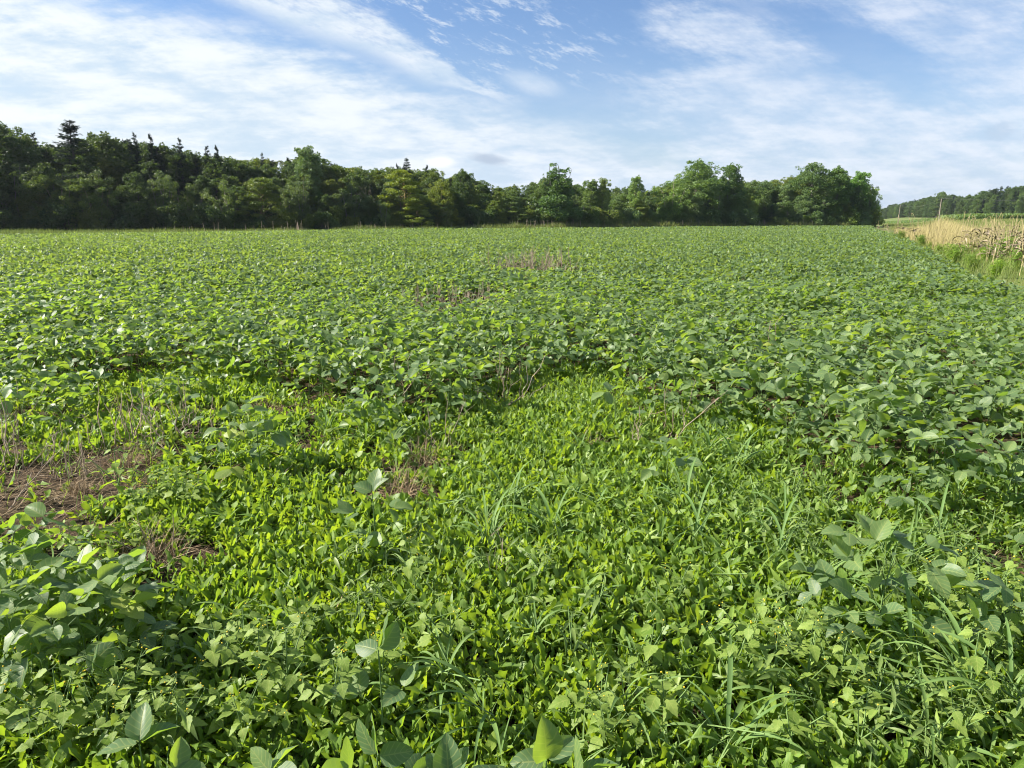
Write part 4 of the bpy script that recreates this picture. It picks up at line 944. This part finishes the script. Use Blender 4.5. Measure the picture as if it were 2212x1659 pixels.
spot(30,264,'broad','tall dark',(.85,.9,.9),1,4,1.2)
spot(110,348,'broad','rounded mid green',(1.1,1.1,1.0),0,0,1.1)
spot(250,286,'broad','wide crowned dark green',(.9,.9,.9),2,8,1.3)
spot(150,380,'birch','pale-stemmed leaning',(1.5,1.4,1.2),0,-2,1.2,0)
spot(215,372,'birch','slim white-stemmed',(1.4,1.35,1.1),0,-2,1.1,1)
spot(350,385,'birch','greyish multi-stemmed',(1.3,1.3,1.3),0,-2,1.1,2)
spot(405,395,'birch','airy pale-barked',(1.35,1.3,1.2),0,-1,1.0,0)
spot(500,392,'birch','grey-green feathery',(1.6,1.5,1.5),0,-2,1.3,1)
spot(870,368,'layered','bright yellow-green tiered',(2.1,1.75,.8),0,-1,1.25,0)
spot(905,420,'layered','lower yellow-green tiered',(1.8,1.55,.8),0,-3,1.1,1)
spot(805,405,'dead','bare grey',(2.0,1.9,1.8),0,0,1.0)
spot(830,432,'birch','narrow grey-green',(1.7,1.6,1.7),0,-3,.7,2)
spot(955,384,'broad','yellowish rounded',(1.8,1.5,.9),0,0,1.1)
spot(1000,364,'broad','dark domed',(.85,.9,.95),1,4,1.1)
spot(1205,343,'spire','large dark upright',(.85,1.0,1.0),0,-2,1.45)
spot(1180,365,'spire','dark upright side',(.9,1.0,.95),0,0,1.0)
spot(1075,410,'cone','leafy low',(1.6,1.4,1.0),0,0,1.1)
spot(1110,450,'layered','low tiered olive',(1.3,1.2,1.0),0,-2,1.1,1)
spot(1275,386,'tall','grey-green slim',(1.4,1.35,1.5),0,0,1.1)
spot(1300,382,'cone','pointed grey-brown',(1.5,1.3,1.3),0,-1,.9)
spot(1372,376,'tall','pale tall',(1.7,1.65,1.6),0,0,1.0)
spot(1450,378,'birch','light feathery',(1.5,1.5,1.3),0,-2,1.2,1)
spot(1505,343,'broad','high rounded dark',(.95,1.0,.95),1,4,1.25,0)
spot(1572,350,'cone','high irregular dark',(.85,.95,.95),1,4,1.1,1)
spot(1530,425,'conifer','tiered dark',(1.1,1.2,.9),0,-2,1.1,0)
spot(1620,430,'birch','pale bushy',(1.6,1.55,1.2),0,-2,1.1,2)
spot(1665,440,'conifer','low tiered dark',(1.1,1.3,.9),0,-2,1.2,2)
spot(1745,348,'broad','tall dark rounded',(.95,1.0,1.0),1,4,1.2,2)
spot(1800,357,'broad','tall rounded mid green',(1.0,1.1,.95),0,2,1.15,1)
spot(1848,368,'tall','bright leaved',(1.2,1.4,1.0),0,2,1.1,1)
spot(1845,400,'broad','dark full crowned',(.85,.9,.9),0,-1,1.0,3)
spot(1882,398,'birch','pale outermost',(2.0,1.9,1.7),0,0,.85,2)
spot(1868,430,'broad','dark low end',(.8,.85,.85),0,1,.7,1)
# understory bushes along the foot
for px,y in pxrange(0,-2.2,2.5): tree(px+r.uniform(-5,5), y+r.uniform(-.8,.8), 'shrub', r.uniform(2.2,4.8), GREENS[pick(px)], 'low leafy', -1)
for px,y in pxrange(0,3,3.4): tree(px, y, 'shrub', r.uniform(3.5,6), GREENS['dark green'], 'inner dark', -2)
NOUN = {'broad':'broadleaf tree','tall':'slim broadleaf tree','cone':'tapering broadleaf tree','spire':'spiky tree','conifer':'conifer','birch':'birch','layered':'tiered tree','shrub':'shrub','dead':'dead tree'}
ROWN = {-2:'inside the wood',-1:'at the foot of the wood',0:'of the front row',1:'of the second row',2:'of the skyline row',3:'of the back row',4:'of the hindmost row'}
byrow={}
for t in trees: byrow.setdefault(t['row'],[]).append(t)
for row,L in byrow.items():
    L.sort(key=lambda t:t['px']); ppl=[t for t in L if -60 < t['px']]; j=0
    for k_,t in enumerate([t for t in L if t['px']<-60]): t['lab'] = f"{t['word']} {NOUN[t['kind']]} {ROWN[row]}, {ordi(k_)} past the left edge"
    for t in L:
        if t['px']<-60: continue
        t['lab'] = f"{t['word']} {NOUN[t['kind']]} {ROWN[row]}, {ordi(j) if j<99 else 'last'} from left"; j+=1
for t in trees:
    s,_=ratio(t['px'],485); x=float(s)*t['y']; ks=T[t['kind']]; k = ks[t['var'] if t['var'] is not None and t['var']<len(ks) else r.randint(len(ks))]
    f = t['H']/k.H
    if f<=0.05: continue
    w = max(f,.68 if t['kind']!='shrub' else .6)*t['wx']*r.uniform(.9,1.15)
    cj = (1+r.normal(0,.07))*(1+.30*float(ss(900,1400,t['px'])))*(.78+.22*float(ss(300,800,t['px']))); c=tuple(v*cj for v in t['col'])  # shade of the left wood and light on the right painted into tree colours
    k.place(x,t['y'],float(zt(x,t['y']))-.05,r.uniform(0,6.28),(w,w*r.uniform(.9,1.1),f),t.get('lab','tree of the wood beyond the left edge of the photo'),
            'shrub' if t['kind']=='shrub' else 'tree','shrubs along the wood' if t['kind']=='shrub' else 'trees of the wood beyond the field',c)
# the wood on the far right
fr=[]
for row,(dep,) in enumerate([(0,),(7,),(15,)]):
    q=0.0
    while q<=1.0:
        x=250+ (318-250)*q + dep*.8 ; y=232+(640-232)*q+dep*.5
        fr.append((x-55*(1-q)+r.normal(0,1),y+r.normal(0,1.5),row,q)); q+= r.uniform(5.5,8.5)/412
lst=[]
for x,y,row,q in fr:
    px=1106+F*x/y*(cp+.235*sp)
    if px>2330: continue
    tp = np.interp(px,[1890,1905,1950,2000,2030,2060,2100,2130,2212,2330],[462,447,437,425,415,424,420,408,392,385]); _,t=ratio(px,tp)
    Ht=EYE+float(t)*y-float(zt(x,y)); lst.append((px,x,y,row,Ht*(r.uniform(.72,.96) if row<1 else r.uniform(.84,1.06))))
lst.sort()
cnt={0:0,1:0,2:0}
for px,x,y,row,H in lst:
    kd=r.choice(['broad','cone','tall','layered','conifer'],p=[.4,.2,.1,.15,.15]); ks=T[kd]; k=ks[r.randint(len(ks))]; f=max(H,4)/k.H; w=max(f,.75)*r.uniform(1.0,1.3)
    wd=r.choice(['dark green','mid green']); cj=1.05+r.normal(0,.2); c=tuple(v*cj for v in GREENS[wd]); j=cnt[row]; cnt[row]+=1
    k.place(x,y,float(zt(x,y))-.1,r.uniform(0,6.28),(w,w,f),f"{wd} {NOUN[kd]}, far right wood, {['front','second','rear'][row]} rank, {ordi(min(j,98))} from left",'tree','trees of the far right wood',c)
spx=[(2030,'bigger')]
# ------------------------------------------------------------------ utility poles with their wires
def pole(x,y,H,lean,lab):
    g=Geo(); b=zt(x,y); P=np.array([[0,0,-.4],[lean*.5*H,0,H*.5],[lean*H,0,H]]); tubes(g,P[None],np.array([[.12,.105,.085]])*(1.0 if y<180 else .8),10,.5)
    t=Geo(); c=np.array([lean*H,0,H]); tubes(t,np.array([[c+(-.03,0,-.1),c+(-.03,0,.0),c+(-.03,0,.14)]]),np.array([[.04,.045,.02]]),6,.5)
    e=empty('utility_pole'); e.location=(x,y,float(b)); tag(e,lab,'pole','utility poles before the far right wood')
    g.build('shaft',[M_POLE],e); t.build('insulator',[M_WIRE],e); return np.array([x+lean*H,y,float(b)+H+.1])
def at_(px,py,y): s,t=ratio(px,py); return float(s)*y, EYE+float(t)*y
tips=[]
for px0,px1,pt,y,lab in [(2028.5,2034,430,150,'nearer tan wooden utility pole leaning right against the far right wood'),(1941,1945,443,215,'farther thin utility pole at the left of the far right wood')]:
    x0,_=at_(px0,470,y); x1,z1=at_(px1,pt,y); H=z1-float(zt(x0,y)); tips.append(pole(x0,y,H,(x1-x0)/H,lab))
end=np.array([tips[0][0]+64,92.,tips[0][2]-.6]); far=np.array([tips[1][0]+8,290,tips[1][2]+.2])
g=Geo(); chain=[end,tips[0],tips[1],far]; P=[]
for a,b in zip(chain[:-1],chain[1:]):
    tt=np.linspace(0,1,14)[:-1] ; q=a+(b-a)*tt[:,None]; q[:,2]-=1.1*4*tt*(1-tt); P.append(q)
P=np.concatenate(P+[chain[-1][None]]); tubes(g,P[None],np.full((1,len(P)),.014),4,.5)
o=g.build('power_line',[M_WIRE]); tag(o,'thin sagging overhead wire running between the two utility poles','wire')

# ------------------------------------------------------------------ sky, clouds, sun
SUN_EL, SUN_AZ = math.radians(36), math.radians(-88)      # azimuth from the view direction, negative = left
w = bpy.data.worlds.new('World'); sc.world = w; w.use_nodes = True; nt = w.node_tree; nt.nodes.clear(); n = N(nt)
sky = n.new('ShaderNodeTexSky', sky_type='NISHITA'); sky.sun_disc=False; sky.sun_elevation=SUN_EL; sky.sun_rotation=SUN_AZ
sky.altitude=200; sky.air_density=1.15; sky.dust_density=.7; sky.ozone_density=2.2
tc = n.new('ShaderNodeTexCoord').outputs['Generated']; sp_ = n.new('ShaderNodeSeparateXYZ'); nt.links.new(tc, sp_.inputs[0])
X,Y,Z = sp_.outputs; Yc = n.math('MAXIMUM', Y, .12); S = n.math('DIVIDE', X, Yc); Tt = n.math('DIVIDE', Z, Yc)
def fcurve(x, pts, x0, x1, y0, y1):
    c = n.new('ShaderNodeFloatCurve'); cv = c.mapping.curves[0]
    P = [((a-x0)/(x1-x0),(b-y0)/(y1-y0)) for a,b in sorted(pts)]
    while len(cv.points) < len(P): cv.points.new(.5,.5)
    for q,(a,b) in zip(cv.points,P): q.location=(a,b); q.handle_type='AUTO_CLAMPED'
    c.mapping.update(); nt.links.new(n.mapr(x,x0,x1,0,1,False), c.inputs['Value'])
    return n.math('ADD', n.math('MULTIPLY', c.outputs[0], y1-y0), y0)
def R_(L): return [tuple(float(v) for v in ratio(a,b)) for a,b in L]
def comb(x,y,z=0.0):
    c = n.new('ShaderNodeCombineXYZ'); n.val(c.inputs[0],x); n.val(c.inputs[1],y); n.val(c.inputs[2],z); return c.outputs[0]
# coordinates along / across the cloud streaks, which fall towards the right
ca_, sa_ = math.cos(.38), math.sin(.38)
AL = n.math('SUBTRACT', n.math('MULTIPLY',S,ca_), n.math('MULTIPLY',Tt,sa_)); AC = n.math('ADD', n.math('MULTIPLY',S,sa_), n.math('MULTIPLY',Tt,ca_))
N1 = n.noise(comb(n.math('MULTIPLY',AL,2.2), n.math('MULTIPLY',AC,9)), 1.6, 6, .6)
N2 = n.noise(comb(n.math('MULTIPLY',S,5), n.math('MULTIPLY',Tt,19),1.7), 2.2, 7, .62)
N3 = n.noise(comb(n.math('MULTIPLY',AL,9), n.math('MULTIPLY',AC,30),4.1), 2.6, 8, .72)
nn_ = n.math('ADD', n.math('MULTIPLY', n.math('SUBTRACT',N2,.5), .55), n.math('MULTIPLY', n.math('SUBTRACT',N3,.5), .55))
# main bank on the left: everything under this edge
eA = fcurve(S, R_([(-400,-160),(150,-40),(420,22),(650,62),(800,130),(960,185),(1110,235),(1260,278),(1400,326),(1560,360),(1800,395),(2400,440)]), -1.05,.9,-.05,.5)
dA = n.math('ADD', n.math('SUBTRACT', eA, Tt), n.math('MULTIPLY', nn_, .085))
cA = n.mapr(dA, -.02, .06)
# blue slits inside the bank
sl = n.mapr(n.math('ADD',n.math('MULTIPLY',N1,.5),n.math('MULTIPLY',N2,.5)), .34, .52, .6, 0); cA = n.math('MULTIPLY', cA, n.math('SUBTRACT', 1.0, n.math('MULTIPLY', sl, n.mapr(dA,.0,.10,1,.35))))
# streak above the bank
eB = fcurve(S, R_([(200,-120),(540,-20),(700,35),(800,68),(900,128),(1000,175),(1060,200),(1300,300),(2300,600)]), -.75,.9,-.1,.5)
dB = n.math('ABSOLUTE', n.math('SUBTRACT', Tt, n.math('ADD', eB, n.math('MULTIPLY', nn_, .055))))
wB = fcurve(S, [(-1,.01),(-.42,.026),(-.22,.036),(-.12,.026),(-.03,.008),(.1,.004)], -1.05,.9,0,.1)
cB = n.math('MULTIPLY', n.mapr(n.math('DIVIDE', dB, wB), .35, 1.15, 1, 0), n.mapr(S,-.05,.02,1,0))
cB = n.math('MULTIPLY', cB, n.mapr(N3,.25,.55,.45,1))
# thin veil on the right
veil_e = fcurve(Tt, [(float(ratio(a,b)[1]), float(ratio(a,b)[0])) for a,b in [(1480,-120),(1400,0),(1330,50),(1440,120),(1360,160),(1330,200),(1340,250),(1350,300),(1420,340),(1300,400)]], -.02,.42,-.1,.6)
dC = n.math('ADD', n.math('SUBTRACT', S, veil_e), n.math('MULTIPLY', nn_, .30))
cC = n.mapr(dC, -.02, .13)
def ell(px,py,rx_,ry_,ang,amp=0.0):
    s0,t0 = (float(v) for v in ratio(px,py)); dx = n.math('SUBTRACT',S,s0); dy = n.math('SUBTRACT',Tt,t0); c_,s2=math.cos(ang),math.sin(ang)
    u = n.math('DIVIDE', n.math('ADD', n.math('MULTIPLY',dx,c_), n.math('MULTIPLY',dy,s2)), rx_/F); v = n.math('DIVIDE', n.math('SUBTRACT', n.math('MULTIPLY',dy,c_), n.math('MULTIPLY',dx,s2)), ry_/F)
    q = n.math('SQRT', n.math('ADD', n.math('MULTIPLY',u,u), n.math('MULTIPLY',v,v)))
    if amp: q = n.math('ADD', q, n.math('MULTIPLY', nn_, amp))
    return q
blue = n.mapr(ell(1880,115,260,62,-.42,1.2), .45, 1.25, 1, 0)
blue2 = n.mapr(ell(1650,20,170,30,-.2,1.5), .4, 1.2, .6, 0)
low = n.mapr(Tt, float(ratio(1900,330)[1]), float(ratio(1900,200)[1]), 1, .78)
cC = n.math('MULTIPLY', n.math('MULTIPLY', cC, low), n.math('SUBTRACT', 1.0, n.math('MULTIPLY', blue, .92)))
cC = n.math('MULTIPLY', cC, n.math('SUBTRACT', 1.0, blue2)); cC = n.math('MULTIPLY', cC, n.mapr(n.math('ADD',nn_,.5), .3,.72,.45,1.0))
# small puffs in the blue
pf = n.math('MULTIPLY', n.mapr(N3, .50, .66, 0, .65), n.mapr(ell(1060,70,330,100,-.2,.8), .5, 1.2, 1, 0))
pf2 = n.math('MULTIPLY', n.mapr(ell(1150,180,75,24,-.25,1.6), .2, 1.1, 1, 0), .6)
veil0 = n.mapr(Tt, .0, .26, .55, .0)                        # general haze towards the horizon
cB = n.math('MULTIPLY', cB, .88)
cov = cA
for c in (cB, cC, pf, pf2, veil0): cov = n.math('SUBTRACT', 1.0, n.math('MULTIPLY', n.math('SUBTRACT',1.0,cov), n.math('SUBTRACT',1.0,c)))
shade = n.mapr(n.math('ADD', n.math('MULTIPLY',N2,.6), n.math('MULTIPLY',N1,.4)), .38,.60,0,1)
leftw = n.mapr(S, -.75,.6,1.0,0)
ccol = n.mix(shade, (6.0,7.15,8.5), (8.5,8.9,9.4)); ccol = n.mix(leftw, n.mix(1.0, ccol, (.86,.90,.98,1), 'MULTIPLY'), n.mix(1.0, ccol, (1.0,1.02,1.0,1), 'MULTIPLY'))
skc = n.mix(1.0, sky.outputs[0], (.99,1.13,1.40,1), 'MULTIPLY')
allc = n.mix(cov, skc, ccol)
# one small grey cloud and one white puff low over the wood
gc = n.mapr(ell(1055,343,46,13,-.15,1.3), .3, 1.1, .85, 0); allc = n.mix(gc, allc, (4.3,5.2,6.6))
wc = n.mapr(ell(952,350,36,14,0,1.0), .3, 1.1, 1, 0); allc = n.mix(wc, allc, (9.4,9.6,9.9))
gc2 = n.mapr(ell(2165,280,40,26,.3,3.0), .1, .9, .25, 0); allc = n.mix(gc2, allc, (4.6,5.4,6.8))
allc = n.mix(1.0, allc, (.835,.825,.81,1), 'MULTIPLY')
bg = n.new('ShaderNodeBackground'); nt.links.new(allc, bg.inputs[0]); bg.inputs[1].default_value = .052
wo = n.new('ShaderNodeOutputWorld'); nt.links.new(bg.outputs[0], wo.inputs[0])
sl_ = bpy.data.lights.new('sun','SUN'); sl_.energy=5.0; sl_.angle=math.radians(.53); sl_.color=(1,.94,.83)
so = link('sun', sl_); dirv = Vector((math.sin(SUN_AZ)*math.cos(SUN_EL), math.cos(SUN_AZ)*math.cos(SUN_EL), math.sin(SUN_EL)))
so.rotation_euler = dirv.to_track_quat('Z','Y').to_euler()

hv = bpy.data.meshes.new('haze'); b_ = [(-700,-60,-2),(900,-60,-2),(900,1200,-2),(-700,1200,-2),(-700,-60,40),(900,-60,40),(900,1200,40),(-700,1200,40)]
hv.from_pydata(b_,[],[(3,2,1,0),(4,5,6,7),(0,1,5,4),(1,2,6,5),(2,3,7,6),(3,0,4,7)])
hm, nt = nmat('haze_air'); vn_ = nt.nodes.new('ShaderNodeVolumePrincipled'); vn_.inputs['Color'].default_value=(.80,.88,1,1); vn_.inputs['Density'].default_value=.00009; vn_.inputs['Anisotropy'].default_value=.3
ho_ = nt.nodes.new('ShaderNodeOutputMaterial'); nt.links.new(vn_.outputs[0], ho_.inputs['Volume']); hv.materials.append(hm)
tag(link('haze', hv), 'faint pale summer air over the field and the far woods','haze', kind='stuff')
sc.view_settings.view_transform='Standard'; sc.view_settings.look='None'; sc.view_settings.exposure=1.40; sc.view_settings.gamma=1
cy = sc.cycles; cy.max_bounces=6; cy.diffuse_bounces=3; cy.glossy_bounces=2; cy.transmission_bounces=4; cy.transparent_max_bounces=4
cy.use_adaptive_sampling=True; cy.adaptive_threshold=.02; cy.use_denoising=True; cy.pixel_filter_type='BLACKMAN_HARRIS'; cy.filter_width=1.05
cy.caustics_reflective=False; cy.caustics_refractive=False
